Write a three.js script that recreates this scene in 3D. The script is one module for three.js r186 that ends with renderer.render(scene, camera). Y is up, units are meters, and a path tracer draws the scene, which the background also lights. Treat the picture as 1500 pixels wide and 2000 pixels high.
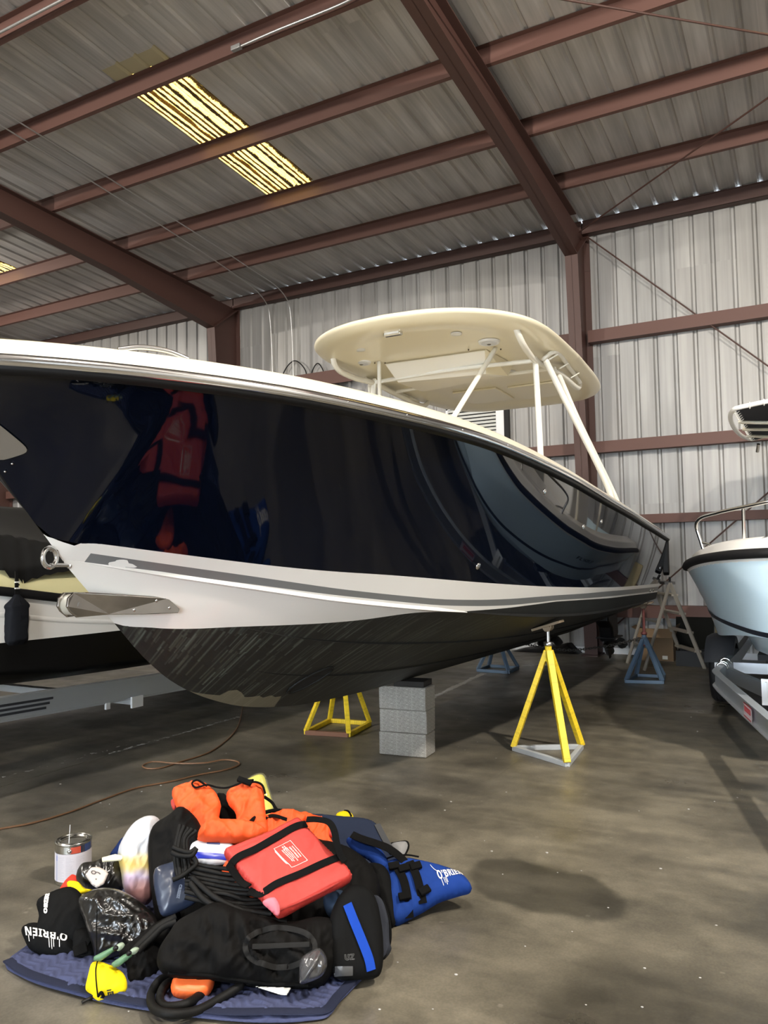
import * as THREE from 'three';
import { ImprovedNoise } from 'three/addons/math/ImprovedNoise.js';
import { mergeGeometries, mergeVertices } from 'three/addons/utils/BufferGeometryUtils.js';
import { RoundedBoxGeometry } from 'three/addons/geometries/RoundedBoxGeometry.js';
import { RectAreaLightUniformsLib } from 'three/addons/lights/RectAreaLightUniformsLib.js';

// ---------------------------------------------------------------- camera, sky, exposure
const scene = new THREE.Scene();
const EYE = 1.55, FOCAL = 1525.2;                       // camera height in metres, focal length in pixels of a 1500 x 2000 frame
const camera = new THREE.PerspectiveCamera(2 * Math.atan(1000 / FOCAL) * 180 / Math.PI, 0.75, 0.05, 200);
camera.position.set(0, EYE, 0);
camera.rotation.set(3.171 * Math.PI / 180, 28.708 * Math.PI / 180, -1.02 * Math.PI / 180, 'YXZ');
camera.updateMatrixWorld(true);
scene.background = new THREE.Color(0.80, 0.90, 1.0);    // overcast daylight outside the building
scene.backgroundIntensity = 9;
RectAreaLightUniformsLib.init();
const renderer = new THREE.WebGLRenderer({ antialias: true });
renderer.toneMapping = THREE.LinearToneMapping;
renderer.toneMappingExposure = 2.3;
renderer.shadowMap.enabled = true;
const LAMP_COLOR = new THREE.Color(1.0, 0.93, 0.83), LAMP_CD = 50;

// ---------------------------------------------------------------- helpers
const V = (x, y, z) => new THREE.Vector3(x, y, z);
const noise = new ImprovedNoise();
const taken = {};
function numbered(n) { const k = taken[n] = (taken[n] ?? -1) + 1; return k ? n + '_' + String(k).padStart(3, '0') : n; }
function seeded(a) { return () => { a |= 0; a = a + 0x6D2B79F5 | 0; let t = Math.imul(a ^ a >>> 15, 1 | a); t = t + Math.imul(t ^ t >>> 7, 61 | t) ^ t; return ((t ^ t >>> 14) >>> 0) / 4294967296; }; }
function mesh(name, geo, mat, parent = scene) {
  const m = new THREE.Mesh(geo, mat); m.name = numbered(name); m.castShadow = m.receiveShadow = true; parent.add(m); return m;
}
function group(name, parent = scene, pos) { const g = new THREE.Group(); g.name = numbered(name); if (pos) g.position.copy(pos); parent.add(g); return g; }
function tag(o, label, category, grp) { o.userData.label = label; o.userData.category = category; if (grp) o.userData.group = grp; return o; }
function struct(o) { o.userData.kind = 'structure'; return o; }
const std = (color, roughness = 0.6, metalness = 0, extra = {}) => new THREE.MeshStandardMaterial({ color: new THREE.Color().setRGB(...color), roughness, metalness, ...extra });
const phys = (color, roughness, extra = {}) => new THREE.MeshPhysicalMaterial({ color: new THREE.Color().setRGB(...color), roughness, ...extra });
// where a pixel of the photograph lies: on a horizontal plane, on a wall-parallel plane, or on any plane
function ray(x, y) { return V((x - 750) / FOCAL, (1000 - y) / FOCAL, -1).applyQuaternion(camera.quaternion); }
function onY(x, y, Y = 0) { const d = ray(x, y); return camera.position.clone().addScaledVector(d, (Y - EYE) / d.y); }
function onZ(x, y, Z) { const d = ray(x, y); return camera.position.clone().addScaledVector(d, Z / d.z); }
function onX(x, y, X) { const d = ray(x, y); return camera.position.clone().addScaledVector(d, X / d.x); }
function pchip(pairs) {
  const n = pairs.length, x = pairs.map((p) => p[0]), y = pairs.map((p) => p[1]), h = [], d = [], m = [];
  for (let i = 0; i < n - 1; i++) { h[i] = x[i + 1] - x[i]; d[i] = (y[i + 1] - y[i]) / h[i]; }
  m[0] = d[0]; m[n - 1] = d[n - 2];
  for (let i = 1; i < n - 1; i++) { if (d[i - 1] * d[i] <= 0) m[i] = 0; else { const a = 2 * h[i] + h[i - 1], b = h[i] + 2 * h[i - 1]; m[i] = (a + b) / (a / d[i - 1] + b / d[i]); } }
  return (q) => {
    let i = 0; while (i < n - 2 && q > x[i + 1]) i++;
    const t = (q - x[i]) / h[i];
    if (t < 0) return y[0] + m[0] * (q - x[0]);
    if (t > 1) return y[n - 1] + m[n - 1] * (q - x[n - 1]);
    return (1 + 2 * t) * (1 - t) ** 2 * y[i] + t * (1 - t) ** 2 * h[i] * m[i] + t * t * (3 - 2 * t) * y[i + 1] + t * t * (t - 1) * h[i] * m[i + 1];
  };
}
function bufGeo(pos, idx, uv, nor) {
  const g = new THREE.BufferGeometry();
  g.setAttribute('position', new THREE.Float32BufferAttribute(pos, 3));
  if (uv) g.setAttribute('uv', new THREE.Float32BufferAttribute(uv, 2));
  g.setIndex(idx);
  if (nor) g.setAttribute('normal', new THREE.Float32BufferAttribute(nor, 3)); else g.computeVertexNormals();
  return g;
}
// a grid of points f(i, j) -> Vector3
function gridGeo(ni, nj, f, uvf) {
  const pos = [], idx = [], uv = [];
  for (let i = 0; i <= ni; i++) for (let j = 0; j <= nj; j++) { const p = f(i / ni, j / nj); pos.push(p.x, p.y, p.z); const t = uvf ? uvf(i / ni, j / nj) : [i / ni, j / nj]; uv.push(t[0], t[1]); }
  for (let i = 0; i < ni; i++) for (let j = 0; j < nj; j++) { const a = i * (nj + 1) + j, b = a + nj + 1; idx.push(a, b, a + 1, b, b + 1, a + 1); }
  return bufGeo(pos, idx, uv);
}
function merged(list) {
  const keep = list.map((g) => { let q = g.index ? g.toNonIndexed() : g.clone(); for (const k of Object.keys(q.attributes)) if (!['position', 'normal', 'uv'].includes(k)) q.deleteAttribute(k); if (!q.attributes.uv) q.setAttribute('uv', new THREE.Float32BufferAttribute(new Float32Array(q.attributes.position.count * 2), 2)); return q; });
  return mergeGeometries(keep);
}
function box(w, h, d, x = 0, y = 0, z = 0, r = 0) { const g = r ? new RoundedBoxGeometry(w, h, d, 2, r) : new THREE.BoxGeometry(w, h, d); g.translate(x, y, z); return g; }
function tube(pts, r, closed = false, seg = 8, n) {
  const c = new THREE.CatmullRomCurve3(pts, closed, 'centripetal');
  return new THREE.TubeGeometry(c, n ?? Math.max(8, pts.length * 8), r, seg, closed);
}
function caps(g, pts, r) { return merged([g, ...[pts[0], pts[pts.length - 1]].map((p) => new THREE.SphereGeometry(r, 8, 6).translate(p.x, p.y, p.z))]); }
function rod(a, b, r, seg = 10, r2 = r) {
  const d = b.clone().sub(a), g = new THREE.CylinderGeometry(r2, r, d.length(), seg); g.translate(0, d.length() / 2, 0);
  g.applyQuaternion(new THREE.Quaternion().setFromUnitVectors(V(0, 1, 0), d.clone().normalize())); g.translate(a.x, a.y, a.z); return g;
}
function bar(a, b, w, h, up = V(0, 1, 0), r = 0) {       // a rectangular bar from a to b: w across, h along up
  const d = b.clone().sub(a), L = d.length(), z = d.clone().normalize(), x = up.clone().cross(z).normalize(), y = z.clone().cross(x);
  const g = box(w, h, L, 0, 0, 0, r); const m = new THREE.Matrix4().makeBasis(x, y, z); m.setPosition(a.clone().add(b).multiplyScalar(0.5)); g.applyMatrix4(m); return g;
}
function lathe(profile, seg = 24) { return new THREE.LatheGeometry(profile.map((p) => new THREE.Vector2(p[0], p[1])), seg); }
function extrude(pts, depth, opt = {}) { const s = new THREE.Shape(pts.map((p) => new THREE.Vector2(p[0], p[1]))); return new THREE.ExtrudeGeometry(s, { depth, bevelEnabled: false, ...opt }); }
// textures
function canvasTex(w, h, draw, srgb = true) {
  const c = document.createElement('canvas'); c.width = w; c.height = h; const g = c.getContext('2d'); draw(g, w, h);
  const t = new THREE.CanvasTexture(c); if (srgb) t.colorSpace = THREE.SRGBColorSpace; t.magFilter = THREE.LinearFilter; return t;
}
function dataTex(w, h, f, srgb = true) {
  const d = new Uint8Array(w * h * 4);
  for (let j = 0; j < h; j++) for (let i = 0; i < w; i++) { const c = f(i / w, j / h), k = (j * w + i) * 4; d[k] = c[0]; d[k + 1] = c[1]; d[k + 2] = c[2]; d[k + 3] = 255; }
  const t = new THREE.DataTexture(d, w, h, THREE.RGBAFormat); t.magFilter = THREE.LinearFilter; t.minFilter = THREE.LinearFilter; t.wrapS = t.wrapT = THREE.RepeatWrapping; if (srgb) t.colorSpace = THREE.SRGBColorSpace; t.needsUpdate = true; return t;
}
const hash = (() => { const r = seeded(7), t = new Float32Array(65536); for (let i = 0; i < 65536; i++) t[i] = r(); return t; })();
function vnoise(x, y) {
  const i = Math.floor(x), j = Math.floor(y), u = x - i, v = y - j, s = u * u * (3 - 2 * u), t = v * v * (3 - 2 * v);
  const h = (a, b) => hash[((a & 255) << 8) + (b & 255)];
  return (h(i, j) * (1 - s) + h(i + 1, j) * s) * (1 - t) + (h(i, j + 1) * (1 - s) + h(i + 1, j + 1) * s) * t;
}
function fbm(x, y, o = 4) { let s = 0, a = 0.5, n = 0; for (let k = 0; k < o; k++) { s += a * vnoise(x + k * 17.3, y + k * 9.1); n += a; a *= 0.5; x *= 2.03; y *= 2.03; } return s / n; }
const clamp = THREE.MathUtils.clamp, lerp = THREE.MathUtils.lerp, sstep = THREE.MathUtils.smoothstep;
// ---------------------------------------------------------------- the building
const ZW = -12.1, EAVE = 6.7, SLOPE = Math.tan(3.84 * Math.PI / 180), RIDGE = 1.0, ZF = 12.0, XL = -17.6, XR = 6.2, SHEET = 0.843, RIB = 0.281;
const roofY = (z) => EAVE + SLOPE * (z <= RIDGE ? z - ZW : 2 * RIDGE - z - ZW);
const REDOX = std([0.110, 0.052, 0.041], 0.62), REDOX_DARK = std([0.062, 0.028, 0.022], 0.55);

// concrete floor
{
  const FX0 = XL, FW = XR - XL, FZ0 = ZW, FD = ZF - ZW;
  const map = dataTex(2048, 2048, (u, v) => {
    // texture covers the 12 m x 12 m near the boats; wraps beyond it
    const x = u * 12, z = v * 12;
    let k = 0.66 + 0.32 * (fbm(x * 0.55, z * 0.55, 4) - 0.5) + 0.34 * (fbm(x * 2.1 + 40, z * 3.6, 4) - 0.5) + 0.18 * (fbm(x * 11, z * 11 + 9, 3) - 0.5) + 0.10 * (hash[((x * 170 | 0) * 77 + (z * 170 | 0) * 131) & 65535] - 0.5);
    k += 0.16 * (fbm(x * 1.2 + 3, z * 14, 3) - 0.5);                 // dragged streaks
    const oil = sstep(fbm(x * 0.9 + 71, z * 0.9 + 13, 3), 0.62, 0.78); k *= 1 - 0.25 * oil;
    { const dx = x - 6.80, dz = z - 4.40; k *= 1 - 0.28 * sstep(0.30 - Math.hypot(dx * 0.75 - dz * 0.3, dz * 1.1) + 0.12 * (fbm(x * 5, z * 5, 3) - 0.5), 0, 0.05); }
    const warm = sstep(fbm(x * 0.4 + 5, z * 0.4 + 88, 3), 0.35, 0.65);
    const sp = hash[((x * 60 | 0) * 911 + (z * 60 | 0) * 357) & 65535] > 0.9994 ? 25 : 0;   // specks of spilt plaster
    k = clamp(k, 0.2, 1.1);
    return [clamp(172 * k + sp, 0, 255), clamp((168 - 3 * warm) * k + sp, 0, 255), clamp((158 - 10 * warm) * k + sp, 0, 255)];
  });
  const rough = dataTex(1024, 1024, (u, v) => { const x = u * 6, z = v * 6; const k = 92 + 110 * (fbm(x * 0.9, z * 0.9, 4) - 0.35) + 46 * (fbm(x * 7, z * 7, 3) - 0.5); return [0, clamp(k, 55, 235), 0]; }, false);
  const bump = dataTex(1024, 1024, (u, v) => { const x = u * 3, z = v * 3; const k = 128 + 90 * (fbm(x * 6, z * 6, 4) - 0.5) + 60 * (fbm(x * 40, z * 40, 2) - 0.5); return [k, k, k]; }, false);
  map.repeat.set(1 / 12, 1 / 12); rough.repeat.set(1 / 6, 1 / 6); bump.repeat.set(1 / 3, 1 / 3);
  const concrete = new THREE.MeshStandardMaterial({ map, roughnessMap: rough, roughness: 1, bumpMap: bump, bumpScale: 0.0016, metalness: 0, color: new THREE.Color().setRGB(0.60, 0.58, 0.54) });
  const floor = struct(group('floor'));
  // slabs poured side by side with sawn joints between them
  const xs = [FX0, -9.2, -4.99, -3.74, 1.0, FX0 + FW], zs = [FZ0 - 0.4, -8.7, -3.1, 3, FZ0 + FD];
  const cutsX = [FX0, -4.985, XR], cutsZ = [FZ0 - 0.5, -11.4, 3.2, ZF];
  for (let i = 0; i < cutsX.length - 1; i++) for (let j = 0; j < cutsZ.length - 1; j++) {
    const x0 = cutsX[i] + 0.004, x1 = cutsX[i + 1] - 0.004, z0 = cutsZ[j] + 0.004, z1 = cutsZ[j + 1] - 0.004;
    const g = box(x1 - x0, 0.2, z1 - z0, (x0 + x1) / 2, -0.1, (z0 + z1) / 2), p = g.attributes.position, uv = g.attributes.uv;
    for (let k = 0; k < p.count; k++) uv.setXY(k, p.getX(k) + 20, p.getZ(k) + 20);
    mesh('slab', g, concrete, floor);
  }
  mesh('subfloor', box(FW + 1, 0.3, FD + 1, (XL + XR) / 2, -0.27, (ZW + ZF) / 2), std([0.05, 0.048, 0.045], 0.9), floor);
  // ragged chips and mortar along the old joints
  const crumb = std([0.36, 0.35, 0.33], 0.9), R = seeded(31), parts = [];
  const scatter = (a, b, n, w, size) => { for (let i = 0; i < n; i++) { const t = R(), s = size * (0.4 + R()); const g = new THREE.IcosahedronGeometry(s, 0); g.scale(1 + R(), 0.16, 1 + R()); g.rotateY(R() * 6); g.translate(lerp(a.x, b.x, t) + (R() - 0.5) * w, 0.001, lerp(a.z, b.z, t) + (R() - 0.5) * w); parts.push(g); } };
  scatter(onY(845, 1362), onY(945, 1315), 220, 0.05, 0.016);
  scatter(onY(205, 1474), onY(474, 1398), 70, 0.04, 0.010);
  scatter(onY(0, 1520), onY(250, 1455), 26, 0.06, 0.009);
  const m = mesh('chips', merged(parts), crumb, floor); m.userData.kind = 'stuff';
  // loose flakes of plaster lying about
  const R2 = seeded(5), fl = []; for (let i = 0; i < 90; i++) { const p = onY(60 + R2() * 1400, 1400 + R2() * 580), s = 0.003 + 0.005 * R2() ** 2; const g = new THREE.IcosahedronGeometry(s, 0); g.scale(1.3, 0.5, 1); g.translate(p.x, s * 0.2, p.z); fl.push(g); }
  mesh('flakes', merged(fl), std([0.34, 0.33, 0.31], 0.9), floor).userData.kind = 'stuff';
}

// ribbed metal sheet: width SHEET along x, length L along y, three ribs pressed to -z
function sheetGeo(L, flip = false, wide = SHEET) {
  const pts = [], n = Math.round(wide / RIB), h = 0.030, tk = 0.004;
  for (let k = 0; k < n; k++) { const x = k * RIB; pts.push([x, 0], [x + RIB - 0.075, 0], [x + RIB - 0.052, -h], [x + RIB - 0.023, -h]); if (k === n - 1) pts.push([x + RIB, 0]); }
  // a shallow stiffening groove in each pan
  const s = new THREE.Shape(); s.moveTo(pts[0][0], pts[0][1]); for (const p of pts.slice(1)) s.lineTo(p[0], p[1]);
  for (const p of pts.slice().reverse()) s.lineTo(p[0], p[1] - tk);
  const g = new THREE.ExtrudeGeometry(s, { depth: L, bevelEnabled: false });
  g.rotateX(-Math.PI / 2); // extrusion now runs along +y, ribs towards +z
  if (!flip) g.scale(1, 1, -1); // ribs towards -z
  if (!flip) { const ix = g.index; if (!ix) { const p = g.attributes.position; for (let i = 0; i < p.count; i += 3) { for (let c = 0; c < 3; c++) { const a = p.array[(i + 1) * 3 + c]; p.array[(i + 1) * 3 + c] = p.array[(i + 2) * 3 + c]; p.array[(i + 2) * 3 + c] = a; } } } g.computeVertexNormals(); }
  const p = g.attributes.position, uv = g.attributes.uv; for (let i = 0; i < p.count; i++) uv.setXY(i, p.getX(i), p.getY(i));
  return g;
}
const dirty = (seed, a, b, sx, sy) => dataTex(512, 512, (u, v) => {
  let k = a + b * (fbm(u * sx + seed, v * sy + seed, 4) - 0.5) + 0.5 * b * (fbm(u * sx * 6 + seed, v * sy * 0.7, 3) - 0.5); k = clamp(k, 0, 1);
  return [255 * k, 253 * k, 249 * k];
});
const wallMaps = [11, 57, 93].map((s) => { const t = dirty(s, 0.86, 0.22, 5, 4); t.repeat.set(1, 1 / 6.8); return t; });
const wallMats = [0, 1, 2, 3, 4].map((k) => { const t = wallMaps[k % 3].clone(); t.offset.set(0.23 * k, 0.17 * k); t.needsUpdate = true; return new THREE.MeshStandardMaterial({ map: t, color: new THREE.Color().setRGB(...[[0.44, 0.44, 0.445], [0.47, 0.47, 0.472], [0.42, 0.42, 0.427], [0.455, 0.453, 0.45], [0.43, 0.435, 0.442]][k]), roughness: 0.48, metalness: 0.25 }); });
const roofMaps = [3, 41, 77].map((s) => { const t = dirty(s, 0.82, 0.26, 6, 9); t.repeat.set(1, 1 / 9); return t; });
const roofMats = [0, 1, 2, 3, 4].map((k) => { const t = roofMaps[k % 3].clone(); t.offset.set(0.31 * k, 0.13 * k); t.needsUpdate = true; return new THREE.MeshStandardMaterial({ map: t, color: new THREE.Color().setRGB(...[[0.73, 0.72, 0.73], [0.69, 0.68, 0.69], [0.76, 0.75, 0.755], [0.71, 0.70, 0.71], [0.67, 0.665, 0.675]][k]), roughness: 0.5, metalness: 0.12 }); });

// back wall of ribbed sheets
{
  const wall = struct(group('wall_back')), g = sheetGeo(EAVE - 0.07); g.translate(0, 0.07, 0);
  let k = 0; for (let x = -17.6 - 0.04; x < XR; x += SHEET) { const m = mesh('panel', g, wallMats[(k * 7 + 3) % 5], wall); m.position.set(x, 0, ZW); k++; }
  mesh('base_angle', box(XR - XL, 0.09, 0.02, (XL + XR) / 2, 0.045, ZW + 0.004), std([0.6, 0.6, 0.6], 0.5, 0.3), wall);
}
// side walls and front wall (outside the frame, they close the room); the front wall has an unseen bay opening, added to let in daylight as fill
{
  const wm = wallMats[1], prism = (x) => { const g = extrude([[ZW - 0.1, 0], [ZF + 0.1, 0], [ZF + 0.1, roofY(ZF) + 0.02], [RIDGE, roofY(RIDGE) + 0.02], [ZW - 0.1, EAVE]], 0.05); g.rotateY(-Math.PI / 2); g.translate(x, 0, 0); return g; };
  struct(mesh('wall_left', prism(XL), wm)); struct(mesh('wall_right', prism(XR + 0.05), wm));
  const f = struct(group('wall_front')), hy = roofY(ZF), w = (x0, x1, y0, y1) => mesh('panel', box(x1 - x0, y1 - y0, 0.05, (x0 + x1) / 2, (y0 + y1) / 2, ZF), wm, f);
  w(XL, -6.2, 0, hy); w(3.6, XR, 0, hy); w(-6.2, 3.6, 4.4, hy);
  mesh('added_door_frame', merged([box(0.15, 4.4, 0.15, -6.2, 2.2, ZF), box(0.15, 4.4, 0.15, 3.6, 2.2, ZF), box(9.95, 0.15, 0.15, -1.3, 4.4, ZF)]), REDOX, f);
  // ground outside the bay
  struct(mesh('ground_outside', box(60, 0.1, 40, 0, -0.08, ZF + 20.2), std([0.3, 0.29, 0.27], 0.9)));
}
// roof: sheets on the back slope, skylights let into three of them, plain sheets on the front slope
{
  const ceil = struct(group('ceiling')), ang = Math.atan(SLOPE), Lb = (RIDGE - ZW + 0.1) / Math.cos(ang);
  const along = (z) => (z - (ZW - 0.1)) / Math.cos(ang);
  const place = (m, x, z) => { m.rotation.set(Math.PI / 2 - ang, 0, 0); m.position.set(x, roofY(z) + 0.004, z); };
  const full = sheetGeo(Lb);
  const seg = {}; const cut = (z0, z1) => seg[z0 + '_' + z1] ??= sheetGeo((z1 - z0) / Math.cos(ang));
  const panelMap = canvasTex(512, 2048, (c, w, h) => {
    c.fillStyle = '#fff0c0'; c.fillRect(0, 0, w, h); const R = seeded(77);
    for (let k = 0; k < 10; k++) {       // rows of grime that collected along the corrugations
      const x0 = (k + 0.5) * w / 10; c.fillStyle = k % 2 ? '#3b2a0e' : '#5e4215';
      for (let y = 0; y < h; y += 3) { const ww = (k % 2 ? 26 : 18) * (0.25 + 1.1 * fbm(k * 9.7, y * 0.02, 3) + 0.5 * R()); c.globalAlpha = 0.75 + 0.25 * R(); c.fillRect(x0 - ww / 2 + 10 * (fbm(k * 3.1 + 50, y * 0.006, 2) - 0.5), y, ww, 4); }
    }
    c.globalAlpha = 0.5; for (let k = 0; k < 900; k++) { c.fillStyle = R() > 0.4 ? '#8a5f1d' : '#f7e9b0'; c.fillRect(R() * w, R() * h, 2 + 6 * R(), 4 + 20 * R()); } c.globalAlpha = 1;
  });
  panelMap.wrapS = panelMap.wrapT = THREE.RepeatWrapping; panelMap.repeat.set(1 / SHEET, 1 / 2.8);
  const fibre = phys([1, 0.97, 0.86], 0.85, { map: panelMap, transmission: 0.42, thickness: 0 });
  const dimFibre = std([0.42, 0.37, 0.24], 0.8);
  let k = 0;
  const xs = []; for (let x = -12.52; x > XL - SHEET; x -= SHEET) xs.unshift(x - SHEET); for (let x = -12.52; x < -10.9; x += SHEET) xs.push(x); xs.push(-10.834);
  for (let x = -6.86 - 4 * SHEET; x < XR; x += SHEET) xs.push(x);
  const lights = [-6.86, -6.86 + 8 * SHEET, -12.52 - SHEET];
  for (const x of xs) {
    const mat = roofMats[(k * 3 + (k >> 2)) % 5];
    if (lights.some((l) => Math.abs(l - x) < 0.02)) {
      const z0 = ZW - 0.1, a = -9.10, b = -6.27, c = -6.03, z1 = RIDGE;
      const m1 = mesh('roof_panel', cut(z0, a), mat, ceil); place(m1, x, z0);
      const m2 = mesh('skylight_panel', cut(a, b), fibre, ceil); place(m2, x, a);
      const m3 = mesh('roof_panel', cut(c, z1), mat, ceil); place(m3, x, c); const m4 = mesh('skylight_lap', cut(b, c), dimFibre, ceil); place(m4, x, b);
    } else place(mesh('roof_panel', x === -10.834 ? sheetGeo(Lb, false, 0.562) : full, mat, ceil), x, ZW - 0.1);
    k++;
  }
  { const f = box(0.16, Lb, 0.006, 0.08, Lb / 2, 0.008); place(mesh('flashing_strip', f, roofMats[1], ceil), -10.33, ZW - 0.1); }
  // front slope
  const Lf = (ZF + 0.2 - RIDGE) / Math.cos(ang), ff = box(XR - XL + 0.4, 0.03, Lf, 0, 0, 0); const mf = mesh('roof_panel', ff, roofMats[1], ceil);
  mf.rotation.x = ang; mf.position.set((XL + XR) / 2, roofY(RIDGE) - SLOPE * (ZF + 0.2 - RIDGE) / 2 + 0.02, (RIDGE + ZF + 0.2) / 2);
  mesh('ridge_cap', box(XR - XL + 0.4, 0.04, 0.5, (XL + XR) / 2, roofY(RIDGE) + 0.05, RIDGE), roofMats[4], ceil);
}
// purlins, girts, eave strut
const COLX = [-16.84, -9.9, -2.96, 3.98], bays = [[XL, -16.84], [-16.84, -9.9], [-9.9, -2.96], [-2.96, 3.98], [3.98, XR]];
{
  const zed = (L, hgt, fl, t = 0.004) => { // Z-section, web vertical in the (z,y) plane, extruded along x
    const s = [[0, 0], [fl, 0], [fl, t], [t, t], [t, hgt], [-fl, hgt], [-fl, hgt - t], [0, hgt - t]];
    const g = extrude(s.map(([z, y]) => [z, y]), L); g.rotateY(Math.PI / 2); return g; // x along +, z -> -shape.x
  };
  for (const z of [-10.53, -9.12, -7.68, -6.28, -5.0, -3.6, -2.2, -0.8, 0.6]) for (const [a, b] of bays) {
    const g = zed(b - a + 0.3, 0.2, 0.055); g.rotateX(-Math.atan(SLOPE)); const p = struct(mesh('purlin', g, REDOX)); p.position.set(a - 0.15, roofY(z) - 0.203, z);
  }
  for (const z of [2.2, 4.4, 6.6, 8.8, 11]) { const g = box(XR - XL, 0.2, 0.06); const p = struct(mesh('purlin', g, REDOX)); p.position.set((XL + XR) / 2, roofY(z) - 0.12, z); }
  for (const [y0, y1] of [[4.76, 4.945], [3.05, 3.22], [1.955, 2.085], [0.565, 0.745]]) for (const [a, b] of bays) {
    const h = y1 - y0, d = 0.17, t = 0.005, s = [[0, 0], [d, 0], [d, h], [0.0, h], [0.0, h - t], [d - t, h - t], [d - t, t], [0, t]];
    const g = extrude(s, b - a - 0.12); g.rotateY(Math.PI / 2); g.scale(1, 1, -1); g.computeVertexNormals();
    const m = struct(mesh('girt', g, REDOX)); m.position.set(a + 0.06, y0, ZW + 0.005);
  }
  for (const [a, b] of bays) { const m = struct(mesh('eave_strut', merged([box(b - a - 0.02, 0.20, 0.012, (b - a) / 2, 0.10, 0.12), box(b - a - 0.02, 0.012, 0.13, (b - a) / 2, 0.0, 0.065), box(b - a - 0.02, 0.012, 0.17, (b - a) / 2, 0.2, 0.06), box(b - a - 0.02, 0.06, 0.012, (b - a) / 2, 0.02, 0.16)]), REDOX_DARK)); m.position.set(a + 0.01, EAVE - 0.215, ZW + 0.005); }
}
// rigid frames: tapered columns and tapered rafters, each an I-section
{
  const ibeam = (side, x, w, flangeT, webT) => { // side: outline in (z, y): inner edge list and outer edge list of equal length
    const parts = [], n = side.length;
    const quadBox = (p0, p1, q0, q1, hw) => { const pos = [], idx = []; for (const sx of [-hw, hw]) for (const p of [p0, p1, q1, q0]) pos.push(x + sx, p[1], p[0]); idx.push(0, 1, 2, 0, 2, 3, 4, 6, 5, 4, 7, 6, 0, 4, 5, 0, 5, 1, 1, 5, 6, 1, 6, 2, 2, 6, 7, 2, 7, 3, 3, 7, 4, 3, 4, 0); const g = bufGeo(pos, idx).toNonIndexed(); g.computeVertexNormals(); return g; };
    for (let i = 0; i < n - 1; i++) { const [a, b] = side[i], [c, d] = side[i + 1]; parts.push(quadBox(a, c, b, d, webT / 2)); const norm = (p, q) => { const L = Math.hypot(q[0] - p[0], q[1] - p[1]); return [-(q[1] - p[1]) / L * flangeT, (q[0] - p[0]) / L * flangeT]; };
      const n1 = norm(a, c), n2 = norm(b, d); parts.push(quadBox(a, c, [a[0] + n1[0], a[1] + n1[1]], [c[0] + n1[0], c[1] + n1[1]], w / 2), quadBox(b, d, [b[0] + n2[0], b[1] + n2[1]], [d[0] + n2[0], d[1] + n2[1]], w / 2)); }
    return merged(parts);
  };
  const under = pchip([[-11.35, 5.94], [-9.03, 6.26], [-7.44, 6.41], [-6.05, 6.545], [-3, 6.80], [1, 7.02]]);
  const COLZ = pchip([[0, -11.75], [3.13, -11.51], [5.95, -11.32]]);
  for (const x of COLX) {
    const col = struct(group('column'));
    mesh('shaft', ibeam([[[COLZ(0), 0.02], [ZW + 0.03, 0.02]], [[COLZ(3), 3], [ZW + 0.03, 3]], [[COLZ(5.95), 5.95], [ZW + 0.03, 5.95]]], x, 0.19, 0.012, 0.008), REDOX_DARK, col);
    mesh('base_plate', box(0.24, 0.02, 0.5, x, 0.01, -11.9), REDOX_DARK, col);
    const raf = struct(group('rafter')), side = [];
    mesh('knee_web', merged([extrude([[ZW + 0.03, 5.95], [-11.32, 5.95], [-11.32, roofY(-11.32) - 0.21], [ZW + 0.03, roofY(ZW) - 0.21]], 0.01).rotateY(-Math.PI / 2).translate(x + 0.005, 0, 0), bar(V(x, 5.95, -11.33), V(x, roofY(ZW) - 0.23, ZW + 0.05), 0.18, 0.014, V(0, 0.7, 0.7)), box(0.19, 0.75, 0.014, x, 6.3, ZW + 0.03)]), REDOX_DARK, raf);
    for (const z of [-11.32, -9.03, -7.44, -6.05, -3, 1]) side.push([[z, under(z)], [z, roofY(z) - 0.21]]);
    mesh('girder', ibeam(side, x, 0.19, 0.014, 0.009), REDOX_DARK, raf);
    const f2 = side.slice().reverse().map(([p, q]) => [[2 * RIDGE - p[0], p[1]], [2 * RIDGE - q[0], q[1]]]).map(([p, q]) => [[Math.min(p[0], ZF - 0.1), p[1]], [Math.min(q[0], ZF - 0.1), q[1]]]);
    mesh('girder', ibeam(f2, x, 0.19, 0.014, 0.009), REDOX_DARK, raf);
  }
  const rod1 = (n, a, b, l) => { const m = mesh(n, rod(a, b, 0.011, 8), REDOX_DARK); struct(m); return m; };
  const A = onZ(1160, 472, -11.95), A2 = onZ(1500, 715, -11.95), B = onZ(1305, 1132, -11.95), B2 = onZ(1500, 962, -11.95), go = (p, q, x) => p.clone().lerp(q, (x - p.x) / (q.x - p.x));
  rod1('brace_rod', go(A, A2, -2.86), go(A, A2, 3.1)); rod1('brace_rod', go(B, B2, -2.85), go(B, B2, 3.3));
  rod1('brace_rod', V(-2.9, 6.38, -11.6), V(3.9, 6.82, -6.2)); rod1('brace_rod', V(-2.9, 6.76, -6.1), V(3.9, 6.36, -11.75));
}
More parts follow.
